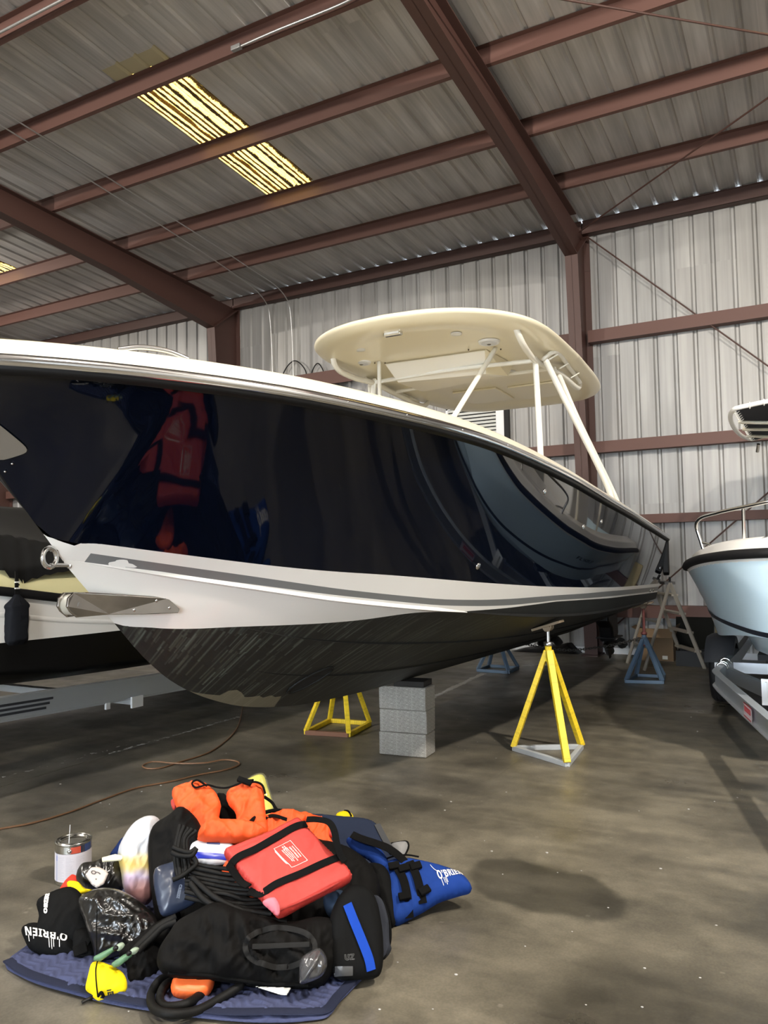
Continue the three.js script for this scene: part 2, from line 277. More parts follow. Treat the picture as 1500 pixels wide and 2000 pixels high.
// high-bay lamps under the ridge, above and behind the camera
function lamp(x, z, k, where) {
  const g = group('high_bay_lamp', scene, V(x, roofY(z) - 0.62, z)); tag(g, 'round aluminium high bay lamp hanging ' + where, 'lamp');
  mesh('shade', lathe([[0.05, 0.34], [0.09, 0.32], [0.1, 0.18], [0.24, 0.02], [0.25, 0], [0.24, 0.005], [0.09, 0.17]], 28), std([0.55, 0.56, 0.58], 0.35, 0.8), g);
  const e = new THREE.MeshStandardMaterial({ color: 0x111111, emissive: LAMP_COLOR, emissiveIntensity: 6 });
  mesh('diffuser', new THREE.CylinderGeometry(0.2, 0.2, 0.012, 28).translate(0, 0.035, 0), e, g);
  mesh('hanger', rod(V(0, 0.34, 0), V(0, 0.6, 0), 0.012, 8), REDOX_DARK, g);
  const l = new THREE.PointLight(LAMP_COLOR, LAMP_CD * k); l.position.set(x, roofY(z) - 0.62 - 0.06, z); l.castShadow = true; l.shadow.radius = 8; l.shadow.mapSize.set(1024, 1024); scene.add(l);
}
lamp(-0.55, -0.3, 0.85, 'above the camera near the ridge'); lamp(2.9, -2.6, 1.9, 'in front of the light blue boat, added to brighten its bow'); lamp(-7.4, -0.3, 1.0, 'over the bow of the covered boat');  // the second lamp is an unseen extra, added to brighten the light blue bow
lamp(-0.55, 6.2, 0.8, 'behind the camera over the bay'); lamp(-8.2, 6.2, 0.7, 'behind the covered boat'); lamp(-14.5, -6.5, 0.7, 'in the far left bay');
// ---------------------------------------------------------------- the navy boat on stands
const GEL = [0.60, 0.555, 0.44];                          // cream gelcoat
const M = {
  navy: phys([0.0014, 0.0028, 0.0075], 0.03, { ior: 1.5, specularIntensity: 0.6 }),
  white: phys([0.76, 0.74, 0.70], 0.28, { clearcoat: 0.5, clearcoatRoughness: 0.15 }),
  grey: phys([0.16, 0.165, 0.165], 0.35, { clearcoat: 0.4, clearcoatRoughness: 0.2 }),
  cream: phys(GEL, 0.32, { clearcoat: 0.5, clearcoatRoughness: 0.2 }),
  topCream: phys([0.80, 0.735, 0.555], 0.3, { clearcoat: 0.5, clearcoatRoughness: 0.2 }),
  powder: std([0.76, 0.74, 0.67], 0.35),
  black: phys([0.006, 0.006, 0.0065], 0.5, { specularIntensity: 0.5 }), rubber: phys([0.009, 0.009, 0.01], 0.65, { specularIntensity: 0.5 }),
  chrome: std([0.72, 0.72, 0.72], 0.12, 1), steel: std([0.5, 0.5, 0.5], 0.35, 1), galv: std([0.52, 0.55, 0.58], 0.45, 0.75), alu: std([0.62, 0.64, 0.66], 0.38, 0.85),
  plastic: std([0.75, 0.76, 0.78], 0.4), rust: std([0.16, 0.075, 0.045], 0.85), glassy: phys([0.9, 0.95, 0.95], 0.05, { transmission: 1, thickness: 0 }),
};
const BOAT_K = V(-2.843, 0.562, -5.475);
const boat = group('motor_boat'); tag(boat, 'navy blue motor boat with cream hardtop, propped up on stands and concrete blocks', 'boat');
{
  const A = ray(1560, 1106).normalize(), P = A.clone().cross(V(0, 1, 0)).normalize(), U = P.clone().cross(A);
  boat.matrix.makeBasis(P, U, A.clone().negate()).setPosition(BOAT_K); boat.matrix.decompose(boat.position, boat.quaternion, boat.scale); boat.updateMatrixWorld(true);
}
const toBoat = (p) => boat.worldToLocal(p.clone());
const B3 = (p, u, s) => V(p, u, -s);                     // port, up, distance aft of the keel block
// lines of the hull
const bs = pchip([[-4.05, 0], [-3.8, 0.35], [-3.4, 0.68], [-2.8, 1.01], [-2, 1.23], [-1, 1.35], [0, 1.4], [1.5, 1.42], [3, 1.38], [4.9, 1.3]]);
const bc = pchip([[-3.25, 0], [-3, 0.15], [-2.5, 0.42], [-2, 0.64], [-1, 0.95], [0, 1.1], [1, 1.17], [3, 1.18], [4.9, 1.14]]);
const us = pchip([[-4.05, 1.598], [-3.8, 1.592], [-3.45, 1.59], [-3.09, 1.584], [-2.3, 1.568], [-1.75, 1.56], [-0.95, 1.522], [-0.15, 1.474], [1.05, 1.393], [2.4, 1.327], [4.9, 1.236]]);
const uc = pchip([[-3.25, 0.93], [-3, 0.88], [-2.5, 0.79], [-2, 0.71], [-1, 0.605], [0, 0.53], [1, 0.492], [2.2, 0.475], [4.9, 0.48]]);
const ks = pchip([[-4.05, 1.6], [-3.8, 1.49], [-3.546, 1.262], [-3.422, 1.118], [-3.321, 1.013], [-3.22, 0.901], [-3.088, 0.775], [-2.932, 0.623], [-2.768, 0.47], [-2.578, 0.333], [-2.331, 0.218], [-1.988, 0.117], [-1.593, 0.058], [-1.3, 0.035], [-0.42, 0.012], [4.9, 0.012]]);
function sec(s, w) {                                     // hull section: w 0 keel, 1 chine, 2 sheer
  const k = ks(s), c = s < -3.235 ? [0, k] : [Math.max(bc(s), 0), Math.max(uc(s), k)];
  const q = (a, m, b, t) => [(1 - t) ** 2 * a[0] + 2 * t * (1 - t) * m[0] + t * t * b[0], (1 - t) ** 2 * a[1] + 2 * t * (1 - t) * m[1] + t * t * b[1]];
  if (w <= 1) { const f = clamp((s + 3.2) / 2.5, 0, 1), g = Math.min(1, c[0] / 0.6) * (1 - f); return q([0, k], [c[0] * 0.5 + 0.03 * g, k + (c[1] - k) * 0.5 - 0.02 * g], c, w); }
  const S = [bs(s), us(s)], g = 0.40 + 0.30 * clamp((s + 4) / 4.5, 0, 1);
  return q(c, [c[0] + g * (S[0] - c[0]), c[1] + 0.52 * (S[1] - c[1])], S, w - 1);
}
const hullPt = (s, w, side = 1) => { const q = sec(s, w); return B3(q[0] * side, q[1], s); };
function hullNormal(s, w, side) {
  const e = 0.004, lo = w <= 1 ? 0 : 1, hi = lo + 1, a = hullPt(s, Math.min(hi, w + e), side), b = hullPt(s, Math.max(lo, w - e), side), c = hullPt(Math.min(4.9, s + e), clamp(w, lo, hi), side), d = hullPt(s - e, w, side);
  const n = a.sub(b).cross(c.sub(d)); if (side > 0) n.negate(); if (n.lengthSq() < 1e-14) return V(side, 0, 0); n.normalize(); if (n.x * side < -0.02) n.negate(); return n;
}
function zone(w0, w1, s0, s1, ns, nw, off = 0) {
  const geos = [];
  for (const side of [1, -1]) {
    const pos = [], idx = [], uv = [], nor = [];
    for (let i = 0; i <= ns; i++) {
      const s = lerp(s0, s1, i / ns), a = w0(s), b = Math.max(a, w1(s));
      for (let j = 0; j <= nw; j++) { const w = lerp(a, b, j / nw), p = hullPt(s, w, side), n = hullNormal(s, lerp(a + 1e-4, b - 1e-4, j / nw), side); p.addScaledVector(n, off); pos.push(p.x, p.y, p.z); nor.push(n.x, n.y, n.z); uv.push((s + 4.1) / 9.1, w / 2); }
    }
    for (let i = 0; i < ns; i++) for (let j = 0; j < nw; j++) { const a = i * (nw + 1) + j, b = a + nw + 1; if (side < 0) idx.push(a, a + 1, b, b, a + 1, b + 1); else idx.push(a, b, a + 1, b, b + 1, a + 1); }
    geos.push(bufGeo(pos, idx, uv, nor));
  }
  return merged(geos);
}
const wBlue = pchip([[-4.05, 1], [-3.34, 1], [-3.3, 1.035], [-3.2, 1.112], [-3, 1.121], [-2.5, 1.136], [-1.8, 1.175], [-1, 1.194], [-0.2, 1.215], [1, 1.237], [2, 1.242], [4.9, 1.245]]);
const wG1 = pchip([[-3.235, 1.055], [-3, 1.06], [-2.5, 1.065], [-1.4, 1.067], [-1, 1.082], [-0.6, 1.108], [-0.2, 1.138], [0.3, 1.165], [1, 1.188], [2, 1.205], [4.9, 1.195]]);
const wG0 = pchip([[-3.235, 1.0], [-3, 1.008], [-2.5, 1.022], [-1.8, 1.031], [-1.4, 1.03], [-1, 1.042], [-0.6, 1.064], [-0.2, 1.095], [0.3, 1.125], [1, 1.142], [2, 1.15], [4.9, 1.128]]);
const wPaint = pchip([[-2.95, 0], [-2.8, 0.342], [-2.5, 0.625], [-2.2, 0.75], [-1.8, 0.858], [-1.4, 0.972], [-1, 1.01], [-0.6, 1.045], [-0.2, 1.082], [0.3, 1.115], [1, 1.13], [2, 1.132], [4.9, 1.105]]);
{
  const one = () => 1, c01 = (f) => (s) => clamp(f(s), 0, 1), c12 = (f) => (s) => Math.max(1, f(s));
  const END = 4.88;
  mesh('topside', zone(c12(wBlue), () => 2, -4.05, END, 120, 22), M.navy, boat);
  mesh('white_band', merged([
    zone(c01((s) => s < -2.95 ? 0 : wPaint(s)), one, -3.235, -1.1, 60, 10),
    zone(c12((s) => wPaint(s)), c12(wG0), -3.17, END, 90, 3),
    zone(c12(wG1), c12(wBlue), -3.17, END, 90, 4), zone(one, c12(wBlue), -3.34, -3.17, 10, 3)]), M.white, boat).userData.label = 'white boot band';
  mesh('stripe', zone(c12(wG0), c12(wG1), -3.17, END, 90, 3), M.grey, boat).userData.label = 'grey stripe';
  // black bottom paint, scratched by barnacles in slanting lines; worn to the gelcoat at the forefoot
  const paint = canvasTex(2048, 1024, (c, w, h) => {
    c.fillStyle = '#262724'; c.fillRect(0, 0, w, h); const R = seeded(12), X = (s) => (s + 4.1) / 9.1 * w, Y = (v) => h - v / 2 * h;
    for (let i = 0; i < 1500; i++) { const x = R() * w, y = h / 2 + R() * h / 2; c.globalAlpha = 0.10; c.fillStyle = R() > 0.5 ? '#3a3b33' : '#161714'; c.fillRect(x, y, 20 + 90 * R(), 2 + 8 * R()); }
    for (let i = 0; i < 620; i++) {
      const s = -3.05 + 3.4 * R() ** 1.35, v = [0.25, 0.45, 0.62, 0.8, 0.95][R() * 5 | 0] + 0.1 * (R() - 0.5), L = (0.08 + 0.24 * R()), sl = 0.02 + 0.62 * clamp((s + 2.8) / 2.6, 0, 1);
      c.globalAlpha = (0.25 + 0.5 * R()) * (s > -0.3 ? 0.3 : 1); c.strokeStyle = R() > 0.35 ? '#8b9a92' : '#6f7466'; c.lineWidth = 1 + 1.8 * R();
      c.beginPath(); c.moveTo(X(s), Y(v)); c.lineTo(X(s - sl * L), Y(v - L)); c.stroke();
    }
    for (let i = 0; i < 400; i++) { const s = -2.9 + 7.6 * R(); c.globalAlpha = 0.10 + 0.1 * R(); c.strokeStyle = '#5d6a68'; c.lineWidth = 1 + 3 * R(); const v = (s > -1.2 ? 1.13 : 1.0) * (0.97 + 0.05 * R()); c.beginPath(); c.moveTo(X(s), Y(v)); c.lineTo(X(s), Y(v - 0.03 - 0.09 * R())); c.stroke(); }
    c.globalAlpha = 0.8; c.fillStyle = '#c9bfa4'; // gelcoat where the paint has gone
    c.beginPath(); c.moveTo(X(-2.45), Y(0)); c.lineTo(X(-2.25), Y(0.055)); for (let s = -2.22; s < -1.74; s += 0.05) c.lineTo(X(s), Y(0.085 + 0.06 * R())); c.lineTo(X(-1.72), Y(0.0)); c.closePath(); c.fill();
    c.globalAlpha = 0.25; c.fillStyle = '#a9d0d0'; for (let k = 0; k < 5; k++) c.fillRect(X(-2.62 + 0.05 * k), Y(0.66), 5, 22 + 20 * R());
    c.globalAlpha = 1;
  });
  mesh('bottom', merged([zone(() => 0, c01((s) => wPaint(s)), -2.95, END, 130, 16), zone(one, c12((s) => wPaint(s)), -1.2, END, 80, 4)]), new THREE.MeshStandardMaterial({ map: paint, color: new THREE.Color().setRGB(0.36, 0.36, 0.34), roughness: 0.6 }), boat).userData.label = 'black bottom paint with slanting scratches';
  // spray rails and strakes
  const railAlong = (w, s0, s1, r, mat, n, drop = 0) => {
    for (const side of [1, -1]) { const pos = [], idx = [], N = 90; for (let i = 0; i <= N; i++) { const s = lerp(s0, s1, i / N), t = Math.min(1, 6 * Math.min(i / N, 1 - i / N) + 0.15) * r, p = hullPt(s, w, side), up = hullPt(s, w + 0.03, side).sub(hullPt(s, w - 0.03, side)).normalize(), n2 = hullNormal(s, w + 0.001, side); const a = p.clone().addScaledVector(up, t).addScaledVector(n2, -0.002), b = p.clone().addScaledVector(V(side, -0.25, 0).normalize(), t), c = p.clone().addScaledVector(up, -t * 0.7).addScaledVector(n2, -0.002); pos.push(a.x, a.y, a.z, b.x, b.y, b.z, c.x, c.y, c.z); }
      for (let i = 0; i < N; i++) for (let k = 0; k < 2; k++) { const a = i * 3 + k, b = a + 3; idx.push(a, a + 1, b, b, a + 1, b + 1); } const g = bufGeo(pos, idx).toNonIndexed(); g.computeVertexNormals(); mesh(n, g, mat, boat); }
  };
  railAlong(1.0, -3.2, -1.0, 0.02, M.white, 'spray_rail'); const bp = phys([0.008, 0.008, 0.0075], 0.6, { specularIntensity: 0.5 });
  railAlong(1.0, -1.1, 4.8, 0.02, bp, 'spray_rail'); railAlong(0.66, -2.42, 4.6, 0.016, bp, 'strake'); railAlong(0.33, -2.15, 4.4, 0.016, bp, 'strake');
  // patch of filler on the grey stripe
  { const pts = []; const P0 = (s, w) => hullPt(s, w).addScaledVector(hullNormal(s, w, 1), 0.003); const R = seeded(3), ring = []; const n = 22; const pos = [], idx = []; const c = P0(-3.055, 1.028); pos.push(c.x, c.y, c.z); for (let i = 0; i <= n; i++) { const a = i / n * 6.283, rr = 0.6 + 0.5 * vnoise(Math.cos(a) * 2 + 9, Math.sin(a) * 2 + 4); const p = P0(-3.045 + 0.055 * rr * Math.cos(a), clamp(1.026 + 0.03 * rr * Math.sin(a) * (Math.cos(a) > 0.2 ? 0.5 : 1.0), 1.001, 1.2)); pos.push(p.x, p.y, p.z); if (i) idx.push(0, i, i + 1); } mesh('filler_patch', bufGeo(pos, idx), std([0.78, 0.77, 0.74], 0.8), boat); }
  // transom
  { const pos = [], idx = [], N = 24, s = END; for (let j = 0; j <= N; j++) { const q = sec(s, 2 * j / N); for (const sd of [-1, 1]) pos.push(q[0] * sd, q[1], -s); } for (let j = 0; j < N; j++) { const a = 2 * j; idx.push(a, a + 1, a + 2, a + 1, a + 3, a + 2); } const g = bufGeo(pos, idx).toNonIndexed(); g.computeVertexNormals(); mesh('transom', g, M.navy, boat); }
  { const p = sec(4.88, 1.6), e = sec(4.88, 2); for (const sd of [1, -1]) { const g = extrude([[-0.01, -0.40], [0.03, -0.43], [0.07, -0.40], [0.075, 0.0], [-0.01, 0.0]], 0.05, { bevelEnabled: true, bevelSize: 0.012, bevelThickness: 0.012, bevelSegments: 2 }); g.rotateY(Math.PI / 2); g.translate((e[0] - 0.03) * sd - 0.025, e[1] - 0.02, -4.9); mesh('corner_moulding', g, M.black, boat); } }
  // rub rail with stainless insert
  const rubPath = (out, dy) => { const L = []; for (const [side, dir] of [[1, -1], [-1, 1]]) for (let i = 0; i <= 60; i++) { const t = dir < 0 ? 1 - i / 60 : i / 60, s = lerp(-4.05, END, t ** 1.25); const e = 0.01, tx = bs(s + e) - bs(Math.max(-4.05, s - e)), ts = s + e - Math.max(-4.05, s - e), n = Math.hypot(tx, ts); if (side < 0 && i === 0) continue; const bw = s < -4.0 ? 0 : bs(s); L.push(B3((bw + out * ts / n) * side, us(s) + dy, s - out * tx / n)); } return L; };
  const sweep = (profile, name, mat) => { const rows = profile.map(([o, y]) => rubPath(o, y)); const n = rows[0].length, pos = [], idx = [], k = rows.length; for (let i = 0; i < n; i++) for (let j = 0; j < k; j++) { const p = rows[j][i]; pos.push(p.x, p.y, p.z); } for (let i = 0; i < n - 1; i++) for (let j = 0; j < k - 1; j++) { const a = i * k + j, b = a + k; idx.push(a, a + 1, b, b, a + 1, b + 1); } return mesh(name, mergeVertices(bufGeo(pos, idx)), mat, boat); };
  sweep([[-0.005, -0.034], [0.020, -0.031], [0.031, -0.018], [0.034, 0.02], [0.022, 0.036], [-0.005, 0.04]], 'rub_rail', M.black);
  sweep([[0.030, -0.010], [0.040, -0.005], [0.045, 0.009], [0.042, 0.024], [0.031, 0.031]], 'rub_rail_insert', M.chrome);
  for (const s of [-3.52, -3.3, -3.0, -2.7, -2.35, -1.9, -1.4, -0.8]) { const p = B3(bs(s) + 0.043, us(s) + 0.012, s); mesh('rail_screw', new THREE.SphereGeometry(0.006, 8, 6).translate(p.x, p.y, p.z), M.chrome, boat); }
  // cream gunwale cap, inner liner and sole
  const soleU = (s) => s < -3.3 ? us(s) - 0.12 : lerp(us(s) - 0.2, 0.74, sstep(s, -1.6, -0.9));
  const inside = (s, u) => { let w = 1.2; for (let k = 0; k < 50; k++) w = clamp(w + (u - sec(s, w)[1]) * 0.8, 0, 2); return Math.max(0, sec(s, w)[0] - 0.04); };
  sweep([[-0.004, 0.036], [-0.012, 0.05], [-0.036, 0.09], [-0.06, 0.108], [-0.09, 0.117], [-0.13, 0.12]], 'gunwale', M.cream);
  { const gs = []; for (const side of [1, -1]) gs.push(gridGeo(80, 5, (i, j) => { const s = lerp(-4.0, END, i), b = bs(s), o = [0.13, 0.27, 0.285, 0.29, 0.31, 0][Math.round(j * 5)], u = [us(s) + 0.12, us(s) + 0.12, us(s) + 0.11, us(s) - 0.1, soleU(s), soleU(s)][Math.round(j * 5)]; const lim = j > 0.5 ? inside(s, u) : b; return B3(side * Math.max(0, j > 0.99 ? 0 : Math.min(b - o, lim)), u, s); })); mesh('deck_liner', merged(gs), M.cream, boat); }
  mesh('transom_cap', merged([box(2.5, 0.115, 0.3, 0, 1.29, -4.72, 0.02), box(2.3, 0.62, 0.05, 0, 0.98, -4.58)]), M.cream, boat);
  // low bow grab rail seen over the gunwale
  { const s0 = -3.46, s1 = -3.24, P1 = (s, h) => B3(bs(s) - 0.10, us(s) + 0.118 + h, s); mesh('grab_rail', tube([P1(s0, -0.005), P1(s0 + 0.06, 0.014), P1((s0 + s1) / 2, 0.018), P1(s1 - 0.06, 0.014), P1(s1, -0.005)], 0.011), M.chrome, boat); }
  // console with windscreen
  { mesh('console', box(0.95, 1.0, 1.1, 0, 1.24, -1.35, 0.06), M.cream, boat); const w = gridGeo(4, 1, (u, v) => B3(lerp(-0.44, 0.44, u), 1.73 + 0.16 * v, 0.92 + 0.12 * v - 0.10 * Math.cos((u - 0.5) * 2.4))); mesh('windscreen', w, M.glassy, boat); mesh('leaning_post', merged([box(0.9, 0.16, 0.4, 0, 1.5, -2.7, 0.05), box(0.8, 0.7, 0.3, 0, 1.08, -2.7, 0.03)]), M.powder, boat); }
  // stem fittings: bow eye, roller bracket, chafe plate
  { const e = V(0, 0.935, 3.235), t = new THREE.TorusGeometry(0.034, 0.0095, 10, 24); t.rotateY(Math.PI / 2); t.scale(1, 1.18, 1); t.translate(0, 0.935, 3.305); mesh('bow_eye', merged([t, rod(V(0, 0.968, 3.22), V(0, 0.968, 3.30), 0.009), rod(V(0, 0.903, 3.19), V(0, 0.903, 3.30), 0.009), new THREE.SphereGeometry(0.016, 10, 8).scale(1, 1, 0.5).translate(0, 0.968, 3.245), new THREE.SphereGeometry(0.016, 10, 8).scale(1, 1, 0.5).translate(0, 0.903, 3.205)]), M.chrome, boat); }
  {
    const a = toBoat(onZ(166, 1183, -2.345)), arm = group('roller_bracket', boat), mirror = std([0.42, 0.40, 0.38], 0.06, 1);
    // two cheek plates running along the hull on either side of the stem, a roller between their forward ends
    for (const sd of [1, -1]) {
      const prof = [[-0.075, -0.02], [-0.09, 0.0], [-0.085, 0.035], [-0.06, 0.055], [0.0, 0.055], [0.10, 0.047], [0.30, 0.028], [0.335, 0.02], [0.385, -0.03], [0.38, -0.045], [0.23, -0.045], [0.10, -0.04], [-0.04, -0.045]];
      const s0 = -a.z, g = extrude(prof, 0.006, { bevelEnabled: true, bevelSize: 0.003, bevelThickness: 0.003, bevelSegments: 2, curveSegments: 6 });
      const p = g.attributes.position; for (let i = 0; i < p.count; i++) { const x = p.getX(i), y = p.getY(i), z = p.getZ(i); const ss = s0 + x; let w = 0.55; const hb = ss > -3.12 ? Math.max(0.02, 0.045 + (ss + 3.08) * 0.50) : 0.026; p.setXYZ(i, (hb + z) * sd, a.y + y, -ss); }
      g.computeVertexNormals(); mesh('cheek_plate', g, mirror, arm);
      const sc = []; for (const [x, y] of [[0.16, 0.012], [0.20, -0.026], [0.29, 0.012], [0.345, -0.022]]) { const ss = s0 + x, hb = Math.max(0.02, 0.045 + (ss + 3.08) * 0.50); sc.push(new THREE.SphereGeometry(0.008, 10, 6).scale(0.6, 1, 1).translate((hb + 0.009) * sd, a.y + y, -ss)); } mesh('bolt', merged(sc), M.chrome, arm);
    }
    const r = new THREE.CylinderGeometry(0.046, 0.046, 0.05, 24).rotateZ(Math.PI / 2); r.translate(0, a.y + 0.005, a.z + 0.035); mesh('roller', r, std([0.35, 0.33, 0.28], 0.4), arm);
    mesh('pin', new THREE.CylinderGeometry(0.014, 0.014, 0.085, 14).rotateZ(Math.PI / 2).translate(0, a.y + 0.005, a.z + 0.035), M.chrome, arm);
  }
  const onHull = (px, py) => { let best = null, bd = 1e9; for (let s = -3.98; s < 4.85; s += 0.02) for (let w = 0.05; w < 2; w += 0.02) { const p = hullPt(s, w).applyMatrix4(boat.matrixWorld).project(camera); const x = 750 + p.x * 750, y = 1000 - p.y * 1000, d = (x - px) ** 2 + (y - py) ** 2; if (d < bd) { bd = d; best = [s, w]; } } return best; };
  camera.aspect = 0.75; camera.updateProjectionMatrix();
  { const [s1, w1] = onHull(26, 884), [s2, w2] = onHull(12, 918), P0 = (u, v) => { const x = u * 2 - 1, y = v * 2 - 1, k = 1 / Math.max(1, (x ** 6 + y ** 6) ** (1 / 6)), ss = s1 - 0.08 + 0.08 * x * k + 0.025 * (y * k + 0.4), w = clamp(w2 + 0.12 + 0.12 * y * k, 1.01, 1.95); return hullPt(ss, w).addScaledVector(hullNormal(ss, w, 1), 0.005); };
    mesh('chafe_plate', gridGeo(10, 10, P0), M.steel, boat);
    for (const [x, y] of [[25, 905], [9, 917]]) { const [ss, ww] = onHull(x, y), p = hullPt(ss, ww).addScaledVector(hullNormal(ss, ww, 1), 0.007); mesh('plate_screw', new THREE.SphereGeometry(0.005, 8, 6).translate(p.x, p.y, p.z), M.chrome, boat); } }
  // through-hull fittings along the port side, bow thruster opening in the bottom
  for (const [x, y] of [[934, 1106], [1063, 962], [1175, 1017], [1140, 1028], [1289, 1110], [1270, 1154], [1276, 1153]]) { const [s, w] = onHull(x, y), p = hullPt(s, w), n = hullNormal(s, w, 1); const g = new THREE.SphereGeometry(0.022, 14, 8).scale(1, 1, 0.4); g.applyQuaternion(new THREE.Quaternion().setFromUnitVectors(V(0, 0, 1), n)); g.translate(p.x, p.y, p.z); mesh('through_hull', g, M.chrome, boat); }
  { const [ts, tw] = onHull(607, 1327); const ringAt = (r) => { const L = []; for (let i = 0; i < 28; i++) { const a = i / 28 * 6.283; const p = hullPt(ts + 0.075 * r * Math.cos(a) + 0.06 * r * Math.sin(a), tw + 0.13 * r * Math.sin(a)); p.addScaledVector(hullNormal(ts, tw, 1), 0.004); L.push(p); } return L; };
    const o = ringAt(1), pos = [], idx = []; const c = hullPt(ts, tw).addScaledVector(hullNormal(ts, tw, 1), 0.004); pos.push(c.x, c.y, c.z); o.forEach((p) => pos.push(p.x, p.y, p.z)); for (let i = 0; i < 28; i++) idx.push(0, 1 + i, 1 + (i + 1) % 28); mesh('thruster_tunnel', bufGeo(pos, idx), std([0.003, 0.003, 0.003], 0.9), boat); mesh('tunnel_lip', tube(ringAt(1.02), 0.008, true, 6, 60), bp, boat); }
  // stern drives under the transom
  for (const sd of [1, -1]) {
    const d = group('stern_drive', boat, B3(0.45 * sd, 0, 4.9));
    mesh('leg', merged([extrude([[0, 0.42], [0.34, 0.40], [0.52, 0.25], [0.56, 0.0], [0.50, -0.06], [0.30, -0.08], [0.22, 0.1], [0.0, 0.2]], 0.13, { bevelEnabled: true, bevelSize: 0.03, bevelThickness: 0.03, bevelSegments: 3 }).rotateY(Math.PI / 2).translate(-0.065, 0, 0), box(0.26, 0.018, 0.5, 0, -0.06, -0.45, 0.008)]), M.black, d);
    mesh('gearcase', lathe([[0, -0.26], [0.03, -0.24], [0.062, -0.12], [0.068, 0.05], [0.055, 0.16], [0.05, 0.2]], 16).rotateX(-Math.PI / 2).translate(0, -0.16, -0.42), M.black, d);
    const pr = mesh('propeller', merged([...[0, 1, 2].map((k) => { const g = gridGeo(6, 6, (u, v) => { const r = 0.04 + 0.15 * u, a = (v - 0.5) * (1.5 * Math.sin(Math.PI * (0.22 + 0.72 * u))) + k * 2.094; return V(r * Math.cos(a), r * Math.sin(a), 0.09 * (v - 0.5)); }); return g; }), new THREE.CylinderGeometry(0.05, 0.045, 0.16, 14).rotateX(Math.PI / 2)]), std([0.03, 0.03, 0.03], 0.35, 0.4), d); pr.position.set(0, -0.16, -0.68);
    mesh('skeg', extrude([[0, 0], [0.22, 0], [0.2, -0.14], [0.12, -0.15]], 0.012).rotateY(Math.PI / 2).translate(-0.006, -0.2, -0.3), M.black, d);
  }
}
